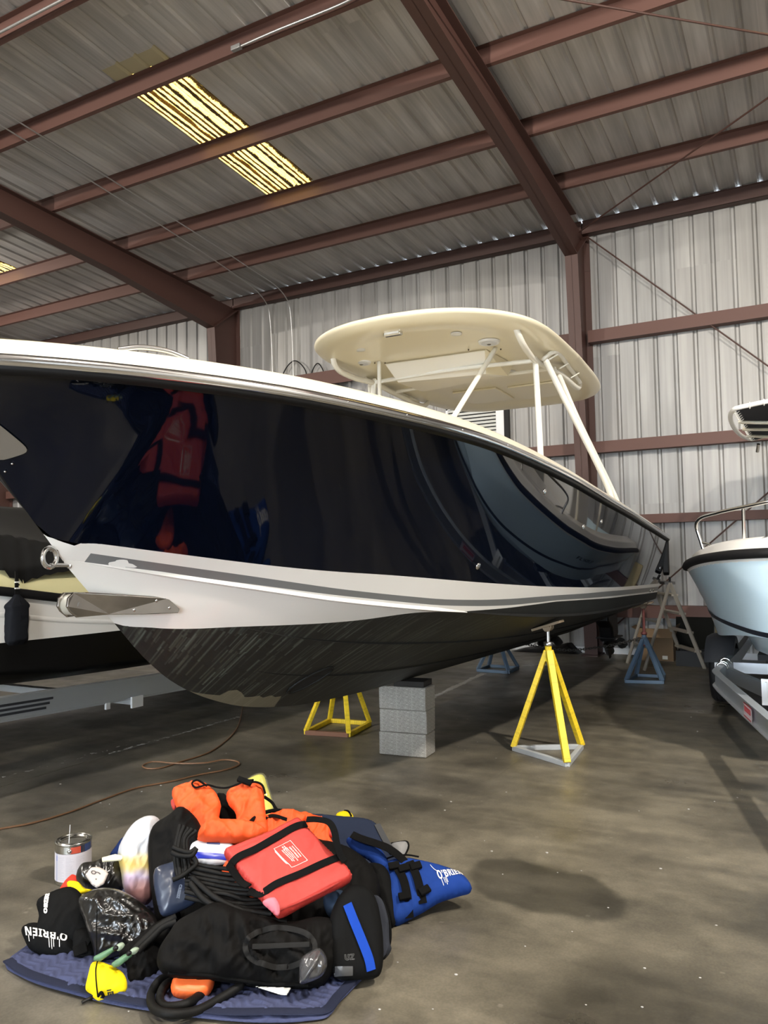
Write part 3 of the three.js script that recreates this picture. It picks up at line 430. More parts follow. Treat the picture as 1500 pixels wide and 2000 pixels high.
// hardtop
{
  const HT = 2.79, cs = 1.53, outline = (k, inset = 0) => { // k 0..1 around; rounded rectangle with a bowed front
    const a = k * Math.PI * 2, c = Math.cos(a), s = Math.sin(a), e = 0.42, sg = (x) => Math.sign(x) * Math.abs(x) ** e;
    let p = 1.06 * sg(c), q = 1.86 * sg(s);              // q: + aft
    const pn = p / 1.06; if (q < 0) q = q * (1.0 - 0.20 * pn * pn * clamp(-q / 1.86, 0, 1)); else { p *= 1 - 0.07 * clamp(q / 1.86, 0, 1); }
    return [p * (1 - inset / 1.06), cs + q * (1 - inset / 1.8)];
  };
  const ring = [[1.06, -0.01], [0.9, -0.01], [0.42, -0.008], [0.33, -0.02], [0.27, -0.036], [0.19, -0.044], [0.11, -0.048], [0.05, -0.034], [0.014, -0.014], [0.0, 0.004], [0.003, 0.018], [0.02, 0.031], [0.08, 0.043], [0.25, 0.057], [0.5, 0.067], [1.06, 0.074]];
  const N = 160, pos = [], idx = [], n = ring.length;
  for (let i = 0; i <= N; i++) for (const [ins, y] of ring) { const [p, s] = outline(i / N, ins); pos.push(p, HT + 0.02 + y, -s); }
  for (let i = 0; i < N; i++) for (let j = 0; j < n - 1; j++) { const a = i * n + j, b = a + n; idx.push(a, a + 1, b, b, a + 1, b + 1); }
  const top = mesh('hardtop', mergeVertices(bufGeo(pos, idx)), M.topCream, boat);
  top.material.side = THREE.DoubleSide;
  const P = (px, py, u = HT - 0.002) => { const o = toBoat(camera.position), d = ray(px, py).add(camera.position); const e = toBoat(d).sub(o); return o.addScaledVector(e, (u - o.y) / e.y); };
  const UN = HT + 0.008;
  // speakers, lights, hatches on the underside
  for (const [x, y] of [[706, 707], [955, 667]]) { const c = P(x, y, UN); const sp = mesh('speaker', merged([new THREE.CylinderGeometry(0.093, 0.085, 0.018, 32)]), M.plastic, top); sp.position.set(c.x, UN - 0.008, c.z); mesh('speaker_cone', lathe([[0.0, -0.012], [0.018, -0.014], [0.024, -0.009], [0.03, -0.0095], [0.062, -0.010], [0.066, -0.006]], 28).translate(0, -0.004, 0), std([0.60, 0.62, 0.66], 0.5), sp); mesh('tweeter', new THREE.SphereGeometry(0.02, 14, 8).scale(1, 0.5, 1).translate(0, -0.014, 0), std([0.12, 0.11, 0.1], 0.4, 0.4), sp); }
  for (const [x, y] of [[703, 682], [891, 651], [870, 747], [998, 725]]) { const c = P(x, y, UN); mesh('courtesy_light', lathe([[0, -0.008], [0.028, -0.008], [0.036, -0.002], [0.046, -0.006], [0.046, 0.004]], 24).translate(c.x, UN - 0.004, c.z), M.plastic, top); }
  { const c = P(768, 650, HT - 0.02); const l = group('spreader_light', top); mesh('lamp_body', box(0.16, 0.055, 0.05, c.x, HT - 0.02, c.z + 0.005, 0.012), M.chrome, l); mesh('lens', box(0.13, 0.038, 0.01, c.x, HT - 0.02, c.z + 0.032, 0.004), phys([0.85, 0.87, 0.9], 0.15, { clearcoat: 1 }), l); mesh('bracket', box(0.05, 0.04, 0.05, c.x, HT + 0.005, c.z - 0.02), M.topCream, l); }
  // electronics box hung from the underside: sloped white door at the front
  { const f = (p, u, s) => B3(p, u, s), a = [[-0.59, UN, 0.83], [0.41, UN, 0.85], [0.30, 2.66, 1.16], [-0.56, 2.66, 1.05]], back = [[-0.59, UN, 1.7], [0.46, UN, 1.45], [0.42, 2.68, 1.40], [-0.56, 2.68, 1.6]];
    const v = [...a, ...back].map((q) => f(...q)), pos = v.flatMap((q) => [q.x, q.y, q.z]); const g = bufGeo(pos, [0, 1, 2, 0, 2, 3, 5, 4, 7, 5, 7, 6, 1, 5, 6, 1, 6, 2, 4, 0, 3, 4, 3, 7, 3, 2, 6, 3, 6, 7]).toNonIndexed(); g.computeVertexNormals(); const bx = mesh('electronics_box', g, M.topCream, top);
    const dn = v[1].clone().sub(v[0]).cross(v[3].clone().sub(v[0])).normalize(); if (dn.z < 0) dn.negate(); const q = (u, w) => v[0].clone().multiplyScalar((1 - u) * (1 - w)).addScaledVector(v[1], u * (1 - w)).addScaledVector(v[2], u * w).addScaledVector(v[3], (1 - u) * w); const door = gridGeo(1, 1, (u, w) => q(0.01 + 0.98 * u, 0.02 + 0.95 * w).addScaledVector(dn, 0.006)); mesh('box_door', door, std([0.86, 0.84, 0.78], 0.3), bx); }
  // raised hatch panels aft
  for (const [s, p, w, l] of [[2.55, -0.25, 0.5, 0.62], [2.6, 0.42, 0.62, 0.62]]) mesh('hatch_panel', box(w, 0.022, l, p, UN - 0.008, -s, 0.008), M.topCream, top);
  { const slot = bar(B3(0.86, UN - 0.004, 0.75), B3(0.84, UN - 0.004, 2.2), 0.012, 0.01); mesh('track_slot', slot, M.black, top); }
  const scr = []; for (const [x, y] of [[1003, 632], [1018, 629], [998, 648], [648, 690], [732, 708], [752, 708], [915, 682], [978, 681], [985, 732], [1144, 743], [1029, 766], [1046, 783]]) { const c = P(x, y, UN); scr.push(new THREE.SphereGeometry(0.0075, 8, 6).translate(c.x, UN - 0.006, c.z)); } mesh('screw', merged(scr), std([0.1, 0.08, 0.06], 0.4, 0.6), top);
  // tubular frame
  const T = (name, pts, r = 0.026) => mesh(name, caps(tube(pts, r, false, 12), pts, r), M.powder, boat);
  for (const sd of [1, -1]) {
    T('leg', [B3(0.80 * sd, 2.70, 1.02), B3(0.83 * sd, 2.2, 0.98), B3(0.86 * sd, 1.6, 0.93), B3(0.88 * sd, 0.75, 0.9)]);
    T('leg', [B3(0.88 * sd, 2.68, 1.08), B3(0.97 * sd, 2.4, 1.28), B3(1.22 * sd, 1.62, 1.84), B3(1.25 * sd, 1.44, 1.93)], 0.027);
    T('leg', [B3(0.92 * sd, 2.60, 1.36), B3(1.02 * sd, 2.25, 1.56), B3(1.25 * sd, 1.52, 2.06), B3(1.27 * sd, 1.40, 2.13)], 0.024);
    for (const t of [0.22, 0.5, 0.78]) { const a = B3(lerp(0.95, 1.22, t) * sd, lerp(2.45, 1.62, t), lerp(1.25, 1.84, t)), b = B3(lerp(0.98, 1.25, t) * sd, lerp(2.36, 1.54, t), lerp(1.48, 2.06, t)); mesh('gusset', bar(a, b, 0.010, 0.05, V(0.2 * sd, 1, 0.4)), M.powder, boat); }
    T('frame_tube', [B3(0.85 * sd, UN - 0.005, 0.34), B3(0.86 * sd, 2.745, 0.36), B3(0.865 * sd, 2.69, 0.45), B3(0.84 * sd, 2.665, 0.72), B3(0.81 * sd, 2.68, 1.02), B3(0.86 * sd, 2.69, 1.6), B3(0.86 * sd, 2.70, 2.3), B3(0.85 * sd, UN - 0.01, 2.42)]);
    T('frame_tube', [B3(0.86 * sd, 2.70, 1.06), B3(0.94 * sd, 2.755, 1.08), B3(0.93 * sd, 2.75, 1.7), B3(0.90 * sd, 2.73, 2.2)], 0.02);
    for (const s of [1.15, 1.5, 1.9]) mesh('gusset', bar(B3(0.86 * sd, 2.70, s), B3(0.93 * sd, 2.75, s + 0.05), 0.14, 0.01, V(0, 1, 0)), M.powder, boat);
  }
  T('cross_tube', [B3(-0.8, 2.685, 1.02), B3(0, 2.70, 1.0), B3(0.8, 2.685, 1.02)], 0.02);
  T('cross_tube', [B3(-0.86, 2.70, 1.55), B3(0, 2.72, 1.5), B3(0.86, 2.70, 1.42)], 0.018);
  T('strut', [B3(0.5, UN - 0.01, 0.84), B3(0.4, 2.10, 0.15), B3(0.34, 1.68, -0.28)], 0.022);
  T('strut', [B3(-0.6, UN - 0.01, 0.74), B3(-0.6, 2.3, 0.75), B3(-0.62, 1.2, 0.78)], 0.018);
}
// ---------------------------------------------------------------- blocks, stands, chain
{
  const R = seeded(21), c = onY(790, 1475).add(V(0, 0, -0.06)), hB = 0.178;
  const mapB = dataTex(256, 256, (u, v) => { let k = 0.72 + 0.3 * (fbm(u * 14, v * 14, 4) - 0.5) + 0.16 * (hash[((u * 256 | 0) * 57 + (v * 256 | 0) * 131) & 65535] - 0.5); if (fbm(u * 40 + 3, v * 40, 2) > 0.74) k *= 0.72; return [255 * k, 252 * k, 245 * k]; }); mapB.repeat.set(3, 3);
  const mb = new THREE.MeshStandardMaterial({ map: mapB, bumpMap: mapB, bumpScale: 0.003, color: new THREE.Color().setRGB(0.68, 0.67, 0.65), roughness: 0.95 });
  const lab = ['grey solid concrete block on the floor, bottom of the stack', 'grey solid concrete block in the middle of the stack of three', 'grey solid concrete block carrying the black pad, top of the stack'];
  for (let k = 0; k < 3; k++) {
    const g = new RoundedBoxGeometry(0.395, hB - 0.003, 0.2, 5, 0.008), p = g.attributes.position;
    for (let i = 0; i < p.count; i++) { const x = p.getX(i), y = p.getY(i), z = p.getZ(i), e = (Math.abs(x) > 0.18 ? 1 : 0) + (Math.abs(z) > 0.085 ? 1 : 0) + (Math.abs(y) > 0.07 ? 1 : 0); if (e > 1) { const n = noise.noise(x * 40 + k * 7, y * 40, z * 40 + 3) * 0.006; p.setXYZ(i, x - Math.sign(x) * Math.abs(n), y, z - Math.sign(z) * Math.abs(n)); } }
    g.computeVertexNormals(); const m = mesh('concrete_block', g, mb); m.position.set(c.x + (k - 1) * 0.006, hB * k + hB / 2, c.z + (k === 2 ? 0.012 : 0)); m.rotation.y = 0.08 + [0.0, 0.03, -0.02][k]; tag(m, lab[k], 'block', 'concrete blocks under the keel');
  }
  const pad = mesh('keel_pad', box(0.25, 0.042, 0.19, 0, 0.021, 0, 0.004), std([0.022, 0.02, 0.019], 0.85)); pad.position.set(c.x + 0.055, hB * 3, c.z - 0.0); pad.rotation.y = 0.1; tag(pad, 'black wooden pad between the keel and the concrete blocks', 'pad');
}
const yellow = (() => { const t = dataTex(128, 128, (u, v) => { const k = fbm(u * 12, v * 12, 4); return k > 0.68 ? [130, 120, 100] : [255, 255, 255]; }); t.repeat.set(6, 6); return new THREE.MeshStandardMaterial({ map: t, color: new THREE.Color().setRGB(0.74, 0.53, 0.02), roughness: 0.5 }); })();
const standBlue = std([0.085, 0.135, 0.20], 0.55), baseGrey = std([0.42, 0.44, 0.45], 0.6, 0.2);
function stand(label, feet, apexY, top, mats, opt = {}) {
  const F = feet.map(([x, y]) => onY(x, y, 0.0)), c = F.reduce((a, b) => a.add(b), V(0, 0, 0)).multiplyScalar(1 / F.length); if (opt.c) c.copy(opt.c);
  const g = group('boat_stand', scene, V(c.x, 0, c.z)); tag(g, label, 'boat stand', 'stands under the navy boat');
  const L = F.map((p) => p.clone().sub(V(c.x, 0, c.z))), ap = V(0, apexY, 0), w = opt.w ?? 0.042;
  L.forEach((p) => { const b = p.clone().setY(0.03), d = b.clone().sub(ap); mesh('leg', bar(b, ap.clone().addScaledVector(d.clone().setY(0).normalize(), 0.012), w * 0.8, w, d.clone().setY(0).cross(V(0, 1, 0)), 0.004), mats.leg, g); });
  for (let i = 0; i < L.length; i++) { const a = L[i].clone().setY(0.02), b = L[(i + 1) % L.length].clone().setY(0.02); const m = opt.rust === i ? M.rust : mats.base; mesh('base_bar', bar(a, b, 0.035, 0.038, V(0, 1, 0), 0.003), m, g); }
  mesh('collar', merged([new THREE.CylinderGeometry(0.026, 0.03, 0.12, 16).translate(0, apexY - 0.02, 0)]), mats.leg, g);
  const t = top.clone().sub(V(c.x, 0, c.z));
  mesh('screw', merged([rod(V(0, apexY - 0.1, 0), t.clone().add(V(0, -0.03, 0)), 0.016, 12), lathe([[0.0, 0], [0.03, 0], [0.036, 0.012], [0.036, 0.03], [0.02, 0.036]], 8).translate(0, apexY + 0.035, 0)]), mats.screw, g);
  { const n = opt.n ?? V(0.35, -1, 0).normalize(); const pg = merged([box(0.24, 0.02, 0.11, 0, 0, 0, 0.004), box(0.05, 0.03, 0.09, 0, -0.022, 0), new THREE.TorusGeometry(0.03, 0.007, 8, 16, Math.PI).rotateZ(Math.PI).translate(0, -0.01, 0.03), new THREE.TorusGeometry(0.03, 0.007, 8, 16, Math.PI).rotateZ(Math.PI).translate(0, -0.01, -0.03)]); pg.applyQuaternion(new THREE.Quaternion().setFromUnitVectors(V(0, -1, 0), n)); const a = pg.translate(t.x, t.y, t.z); mesh('top_pad', a, mats.pad ?? M.rust, g); }
  return g;
}
const underHull = (s, p) => { let w = 0.5; for (let k = 0; k < 60; k++) { const q = sec(s, w); w = clamp(w + (Math.abs(p) - q[0]) * 0.5, 0, 1); } const q = hullPt(s, w, Math.sign(p)); return q.applyMatrix4(boat.matrixWorld); };
const sOf = (v) => { const q = toBoat(v); return [-q.z, q.x]; };
const wood = std([0.20, 0.15, 0.10], 0.8);
{
  const A = onZ(1070, 1240, -5.95), [sa, pa] = sOf(A); stand('yellow tripod boat stand nearest the camera, grey base frame', [[1003, 1466], [1108, 1498], [1136, 1463]], 0.79, underHull(sa, pa).add(V(0, -0.025, 0)), { leg: yellow, base: baseGrey, screw: M.steel, pad: wood }, { c: V(A.x, 0, A.z), w: 0.05, n: V(0.32, -1, 0).normalize() });
  const Cc = V(-3.76, 0, -6.02), [sc, pc] = sOf(Cc); stand('yellow boat stand with rusty base, half hidden behind the concrete blocks', [[597, 1435], [681, 1440], [722, 1417], [644, 1411]], 0.74, underHull(sc, pc).add(V(0, -0.025, 0)), { leg: yellow, base: yellow, screw: M.steel, pad: wood }, { c: Cc, rust: 0, w: 0.04, n: V(-0.32, -1, 0).normalize() });
  const B = onZ(1258, 1240, -9.83), [sb, pb] = sOf(B); stand('blue boat stand in front of the stepladder under the stern', [[1223, 1334], [1294, 1336], [1297, 1324], [1243, 1322]], 0.5, underHull(sb, pb).add(V(0, -0.025, 0)), { leg: standBlue, base: standBlue, screw: std([0.12, 0.03, 0.025], 0.7), pad: wood }, { c: V(B.x, 0, B.z), w: 0.045, n: V(0.3, -1, 0).normalize() });
  const Dd = V(-3.73, 0, -9.86), [sd, pd] = sOf(Dd); stand('blue boat stand far under the hull, left of the yellow tripod', [[933, 1312], [993, 1316], [1012, 1307], [955, 1303]], 0.5, underHull(sd, pd).add(V(0, -0.025, 0)), { leg: standBlue, base: standBlue, screw: M.steel, pad: wood }, { c: Dd, w: 0.045, n: V(-0.3, -1, 0).normalize() });
  // chain tied from one blue stand to the other
  const c = new THREE.CatmullRomCurve3([V(-3.72, 0.47, -9.86), V(-3.3, 0.36, -9.85), V(-2.8, 0.31, -9.84), V(-2.3, 0.38, -9.83), V(-1.84, 0.50, -9.81)]), N = 62, ls = [];
  for (let i = 0; i < N; i++) { const t = (i + 0.5) / N, p = c.getPoint(t), d = c.getTangent(t); const g = new THREE.TorusGeometry(0.014, 0.0045, 6, 12); g.scale(1.7, 1, 1); if (i % 2) g.rotateX(Math.PI / 2); g.applyQuaternion(new THREE.Quaternion().setFromUnitVectors(V(1, 0, 0), d)); g.translate(p.x, p.y, p.z); ls.push(g); }
  tag(mesh('safety_chain', merged(ls), std([0.06, 0.055, 0.05], 0.6, 0.6)), 'dark steel chain slung between the two blue boat stands', 'chain');
}
// ---------------------------------------------------------------- light blue boat on its trailer at the right
{
  const C = 0.15, g = group('bay_boat', scene, V(C, 0.45, -8.5)); tag(g, 'light blue boat with white deck and bow rail on a galvanised trailer', 'boat');
  const b = pchip([[5.75, 0.16], [5.85, 0.42], [6.05, 0.62], [6.4, 0.80], [7, 1.02], [7.5, 1.14], [8, 1.22], [9, 1.28], [11.85, 1.25]]), sh = pchip([[5.75, 1.50], [6.5, 1.465], [7.2, 1.415], [8, 1.36], [9, 1.325], [11.85, 1.27]]), kl = pchip([[5.75, 1.36], [5.8, 1.10], [5.95, 0.84], [6.2, 0.70], [6.7, 0.58], [7.3, 0.53], [8.2, 0.50], [11.85, 0.47]]);
  const ch = (z) => Math.max(kl(z) + 0.02, lerp(0.94, 0.79, sstep(z, 5.8, 7.8)));
  const S = (z, w) => { // half section 0 keel .. 1 tunnel .. 1.35 chine edge .. 2 sheer
    const B = b(z), k = kl(z), c = ch(z), y = sh(z);
    const a = [0, k], v = [B * 0.56, lerp(k, c, 0.62)], t = [B * 0.70, c + 0.03], e = [B * 0.80, c], top = [B, y];
    const q = (p, m, r, u) => [(1 - u) ** 2 * p[0] + 2 * u * (1 - u) * m[0] + u * u * r[0], (1 - u) ** 2 * p[1] + 2 * u * (1 - u) * m[1] + u * u * r[1]];
    if (w < 0.7) return q(a, [v[0] * 0.55, k + 0.01 + 0.25 * (v[1] - k)], v, w / 0.7); if (w < 1) return q(v, [v[0] + 0.02, t[1]], t, (w - 0.7) / 0.3); if (w < 1.2) return q(t, [B * 0.77, c + 0.02], e, (w - 1) / 0.2);
    return q(e, [B * 0.86, c + 0.45 * (y - c)], top, (w - 1.2) / 0.8);
  };
  const zone2 = (w0, w1, z0, z1, ni = 60, nj = 14, off = 0) => merged([1, -1].map((sd) => { const q = gridGeo(ni, nj, (i, j) => { const z = lerp(z0, z1, i), p = S(z, lerp(w0, w1, j)); return V((p[0] + off) * sd, p[1] - 0.45, -z + 8.5); }); if (sd > 0) { } return q; }));
  const sky = phys([0.64, 0.82, 0.93], 0.25, { clearcoat: 0.6, clearcoatRoughness: 0.12, side: THREE.DoubleSide }), navy2 = std([0.012, 0.016, 0.028], 0.45);
  mesh('hull', merged([zone2(0, 1.0, 5.76, 11.85, 60, 16), zone2(1.0, 1.2, 5.76, 11.85, 60, 6), zone2(1.2, 1.965, 5.76, 11.85, 60, 16)]), sky, g);
  { const wAt = (z, y) => { let a = 1.2, bq = 2; for (let k = 0; k < 30; k++) { const m = (a + bq) / 2; if (S(z, m)[1] < y) a = m; else bq = m; } return a; }; for (const sd of [1, -1]) mesh('bootstripe', gridGeo(70, 2, (i, j) => { const z = lerp(5.8, 11.84, i), y = lerp(0.965, 1.0, j) - 0.0 + 0.012 * (z - 7.5) * 1.4, p = S(z, wAt(z, y)); return V((p[0] + 0.004) * sd, y - 0.45, -z + 8.5 + 0.003); }), navy2, g); } for (const sd of [1, -1]) mesh('sheer_band', gridGeo(60, 2, (i, j) => { const z = lerp(5.76, 11.85, i), p = S(z, lerp(1.96, 2, j)); return V(p[0] * sd, p[1] - 0.45, -z + 8.5); }), M.white, g);
  { const q = []; for (let j = 0; j <= 24; j++) { const p = S(11.85, 2 * j / 24); q.push(p); } const s = new THREE.Shape(); q.forEach((p, i) => i ? s.lineTo(p[0], p[1] - 0.45) : s.moveTo(p[0], p[1] - 0.45)); q.slice().reverse().forEach((p) => s.lineTo(-p[0], p[1] - 0.45)); mesh('transom', new THREE.ShapeGeometry(s).translate(0, 0, -3.35), sky, g); }
  const rim = (z, out, dy) => [b(z) + out, sh(z) + dy];
  const loop = (prof, name, mat) => { const rows = []; const zz = []; for (let i = 0; i <= 50; i++) zz.push(lerp(11.85, 5.75, (1 - (1 - i / 50) ** 2))); const path = [...zz.map((z) => [1, z]), ...zz.slice().reverse().map((z) => [-1, z])]; const q = gridGeo(path.length - 1, prof.length - 1, (i, j) => { const [sd, z] = path[Math.round(i * (path.length - 1))], [o, y] = prof[Math.round(j * (prof.length - 1))]; const p = rim(z, o, y); return V(Math.max(0.0, p[0]) * sd, p[1] - 0.45, -z + 8.5 + (z < 5.9 ? o * 0.8 : 0)); }); return mesh(name, q, mat, g); };
  loop([[0, -0.01], [0.03, -0.005], [0.045, 0.02], [0.03, 0.055], [-0.005, 0.06]], 'rub_rail', M.rubber);
  loop([[-0.005, 0.055], [-0.03, 0.075], [-0.05, 0.12], [-0.08, 0.14], [-0.30, 0.145], [-0.32, 0.13], [-0.34, -0.3]], 'deck', M.white);
  mesh('casting_deck', merged([box(1.5, 0.05, 1.2, 0, 1.03, 1.2), box(1.9, 0.05, 4.4, 0, 0.6, -1.2), box(0.7, 0.85, 0.9, 0, 1.0, -0.9, 0.05)]), M.white, g);
  // bow rail with stanchions
  const W = (x, y, z) => V(x, y - 0.45, z + 8.5);
  for (const sd of [1, -1]) {
    const top = [W(0.94 * sd, 1.50, -7.0), W(0.975 * sd, 1.64, -7.0), W(1.0 * sd, 1.745, -6.99), W(0.96 * sd, 1.80, -6.87), W(0.78 * sd, 1.835, -6.55), W(0.57 * sd, 1.86, -6.3), W(0.3 * sd, 1.89, -6.05), W(0, 1.9, -5.95)];
    mesh('bow_rail', tube(top, 0.0145, false, 10, 50), M.chrome, g); mesh('stanchion', merged([rod(W(0.60 * sd, 1.58, -6.42), W(0.59 * sd, 1.86, -6.33), 0.013), lathe([[0.034, 0], [0.03, 0.012], [0.018, 0.05], [0.014, 0.11]], 14).translate(0.60 * sd, 1.06, 2.08)]), M.chrome, g);
    mesh('rail_brace', tube([W(0.965 * sd, 1.61, -7.0), W(0.90 * sd, 1.59, -6.96), W(0.85 * sd, 1.54, -6.9), W(0.84 * sd, 1.49, -6.89)], 0.011), M.chrome, g);
    mesh('cleat', merged([box(0.03, 0.012, 0.16, 0.83 * sd, 1.13, 1.75, 0.005), box(0.02, 0.03, 0.03, 0.83 * sd, 1.115, 1.79), box(0.02, 0.03, 0.03, 0.83 * sd, 1.115, 1.71)]), M.steel, g);
    mesh('rail_base', new THREE.CylinderGeometry(0.03, 0.034, 0.014, 14).translate(0.94 * sd, 1.05, 1.5), M.chrome, g);
  }
  mesh('bow_light', new THREE.SphereGeometry(0.045, 14, 10).scale(1, 0.9, 1.6).translate(-0.34, 1.18, 2.1), std([0.75, 0.10, 0.03], 0.4), g);
  // registration number on the starboard bow
  { const t = canvasTex(512, 96, (c, w, h) => { c.fillStyle = '#000'; c.fillRect(0, 0, w, h); c.fillStyle = '#fff'; c.font = 'bold 82px sans-serif'; c.textAlign = 'center'; c.textBaseline = 'middle'; c.fillText('FL 1420 JP', w / 2, h / 2); }, false);
    const q = gridGeo(24, 4, (i, j) => { const z = lerp(8.55, 7.55, 1 - i), p = S(z, lerp(1.66, 1.76, j)); return V(-(p[0] + 0.004), p[1] - 0.45, -z + 8.5); }, (i, j) => [1 - i, j]); const m = new THREE.MeshStandardMaterial({ color: 0x0a0d14, alphaMap: t, transparent: true, roughness: 0.4, side: THREE.DoubleSide }); const o = mesh('registration_number', q, m, g); o.geometry.attributes.uv.array.forEach((v, i, a) => { if (i % 2 === 0) a[i] = 1 - v; }); }
  // canvas top on a tubular frame: navy underside laced with white
  {
    const navyC = std([0.006, 0.008, 0.016], 0.85), y = (p) => 2.93 + 0.07 * (1 - (p / 0.8) ** 2), z0 = -8.5, z1 = -11.0, hw = 0.77, top = group('canvas_top', g);
    mesh('canvas', merged([gridGeo(14, 10, (i, j) => { const p = lerp(-hw, hw, i); return W(p, y(p) - 0.45 * 0, lerp(z0, z1, j)); }), gridGeo(14, 1, (i, j) => { const p = lerp(-hw, hw, i); return W(p, y(p) + 0.004, lerp(z0, z1, j)); })]), navyC, top);
    const edge = []; for (let i = 0; i <= 12; i++) { const p = lerp(-hw, hw, i / 12); edge.push(W(p, y(p) + 0.02, z0)); } const e2 = []; for (let i = 0; i <= 12; i++) { const p = lerp(hw, -hw, i / 12); e2.push(W(p, y(p) + 0.02, z1)); }
    mesh('edge_tube', tube([...edge, ...e2], 0.024, true, 12, 120), std([0.8, 0.8, 0.78], 0.5), top);
    const lace = []; for (const sd of [1, -1]) for (let i = 0; i < 18; i++) { const z = lerp(z0 - 0.08, z1 + 0.08, i / 17); const t = new THREE.TorusGeometry(0.030, 0.006, 6, 14); t.translate(...W(hw * sd, y(hw) + 0.018, z).toArray()); lace.push(t); } for (let i = 1; i < 12; i++) { const p = lerp(-hw, hw, i / 12), t = new THREE.TorusGeometry(0.030, 0.006, 6, 14).rotateY(Math.PI / 2); t.translate(...W(p, y(p) + 0.018, z0).toArray()); lace.push(t); }
    mesh('lacing', merged(lace), std([0.75, 0.75, 0.72], 0.6), top);
    const fr = std([0.62, 0.58, 0.48], 0.45), tt = (a, r = 0.019) => tube(a, r, false, 10, 30);
    mesh('frame', merged([tt([W(-0.42, 2.93, z0), W(-0.44, 2.89, -8.9), W(-0.44, 2.87, -9.4), W(-0.44, 2.9, z1)]), tt([W(0.42, 2.93, z0), W(0.44, 2.89, -8.9), W(0.44, 2.87, -9.4), W(0.44, 2.9, z1)]), tt([W(-0.8, 2.92, -9.2), W(-0.44, 2.88, -9.2), W(0.44, 2.88, -9.2), W(0.8, 2.92, -9.2)]), tt([W(-0.8, 2.92, -9.8), W(-0.5, 2.88, -9.7), W(-0.44, 2.87, -9.6)]), tt([W(-0.8, 2.92, -10.4), W(-0.44, 2.88, -10.4), W(0.44, 2.88, -10.4), W(0.8, 2.92, -10.4)])]), fr, top);
    for (const sd of [1, -1]) for (const z of [-8.95, -10.3]) mesh('upright', tt([W(0.44 * sd, 2.88, z), W(0.46 * sd, 2.2, z + 0.03), W(0.5 * sd, 1.06, z + 0.06)]), fr, g);
    mesh('rod_holder', merged([rod(W(-0.7, 2.87, -10.9), W(-0.72, 2.78, -10.96), 0.022)]), M.chrome, g);
  }
  // ---- the trailer
  const t = group('boat_trailer', scene, V(C, 0, -7.5)); tag(t, 'galvanised trailer with red sign on the tongue under the light blue boat', 'trailer');
  const T = (x, y, z) => V(x - C, y, z + 7.5);
  for (const sd of [1, -1]) {
    const X = (x) => C + (x - C) * -sd, path = [T(X(-0.74), 0.44, -12), T(X(-0.74), 0.44, -9), T(X(-0.76), 0.45, -7.75), T(X(-0.775), 0.45, -7.28), T(X(-0.70), 0.45, -6.95), T(X(-0.29), 0.45, -5.44), T(X(0.10), 0.45, -4.0)];
    const curve = new THREE.CatmullRomCurve3(path, false, 'catmullrom', 0.12), prof = [[-0.03, -0.065], [0.03, -0.065], [0.03, -0.055], [0.008, -0.05], [0.008, 0.05], [0.03, 0.055], [0.03, 0.065], [-0.03, 0.065], [-0.03, -0.065]];
    const N = 70, q = gridGeo(N, prof.length - 1, (i, j) => { const p = curve.getPoint(i), d = curve.getTangent(i).setY(0).normalize(), x = V(d.z, 0, -d.x), [a, bb] = prof[Math.round(j * (prof.length - 1))]; return p.clone().addScaledVector(x, a * sd).add(V(0, bb, 0)); }).toNonIndexed(); q.computeVertexNormals(); mesh('frame_rail', q, M.galv, t);
    // wheel, tyre, mudguard
    const wx = X(-0.86), wz = -8.72, prof2 = [[0.17, -0.10], [0.24, -0.105], [0.30, -0.10], [0.325, -0.075], [0.328, -0.05], [0.322, -0.047], [0.322, -0.041], [0.328, -0.038], [0.33, -0.012], [0.323, -0.009], [0.323, 0.009], [0.33, 0.012], [0.328, 0.038], [0.322, 0.041], [0.322, 0.047], [0.328, 0.05], [0.325, 0.075], [0.30, 0.10], [0.24, 0.105], [0.17, 0.10]];
    const tw = mesh('tyre', lathe(prof2, 40).rotateZ(Math.PI / 2).translate(...T(wx, 0.332, wz).toArray()), M.rubber, t); mesh('wheel', lathe([[0, 0.03], [0.05, 0.05], [0.09, 0.03], [0.14, 0.02], [0.165, 0.06], [0.18, 0.095], [0.18, -0.095], [0, -0.09]], 28).rotateZ(-Math.PI / 2 * sd * -1).translate(...T(wx, 0.332, wz).toArray()), M.galv, t);
    const gr = merged([gridGeo(24, 6, (i, j) => { const a = lerp(0.30, Math.PI - 0.30, i), u = lerp(-1, 1, j), r = 0.385 - 0.035 * u ** 4; return T(wx + u * 0.135, 0.335 + r * Math.sin(a) * 0.93, wz + r * 1.03 * Math.cos(a)); }), ...[1, -1].map((k) => gridGeo(24, 1, (i, j) => { const a = lerp(0.30, Math.PI - 0.30, i), r = 0.35 - 0.07 * j; return T(wx + k * 0.135, 0.335 + r * Math.sin(a) * 0.93, wz + r * 1.03 * Math.cos(a)); }))]); const md = mesh('mudguard', gr, phys([0.035, 0.036, 0.04], 0.5, { specularIntensity: 0.6 }), t); md.material.side = THREE.DoubleSide;
    mesh('step_pad', merged([box(0.17, 0.075, 0.03, ...T(wx + 0.03 * sd * -1 + 0.02, 0.405, wz + 0.385).toArray(), 0.004)]), std([0.78, 0.8, 0.82], 0.5), t);
    mesh('bunk', merged([bar(T(X(-0.42), 0.60, -11.9), T(X(-0.42), 0.60, -7.6), 0.09, 0.05), rod(T(X(-0.42), 0.44, -8.3), T(X(-0.42), 0.58, -8.3), 0.02), rod(T(X(-0.42), 0.44, -11), T(X(-0.42), 0.58, -11), 0.02)]), std([0.03, 0.03, 0.032], 0.95), t);
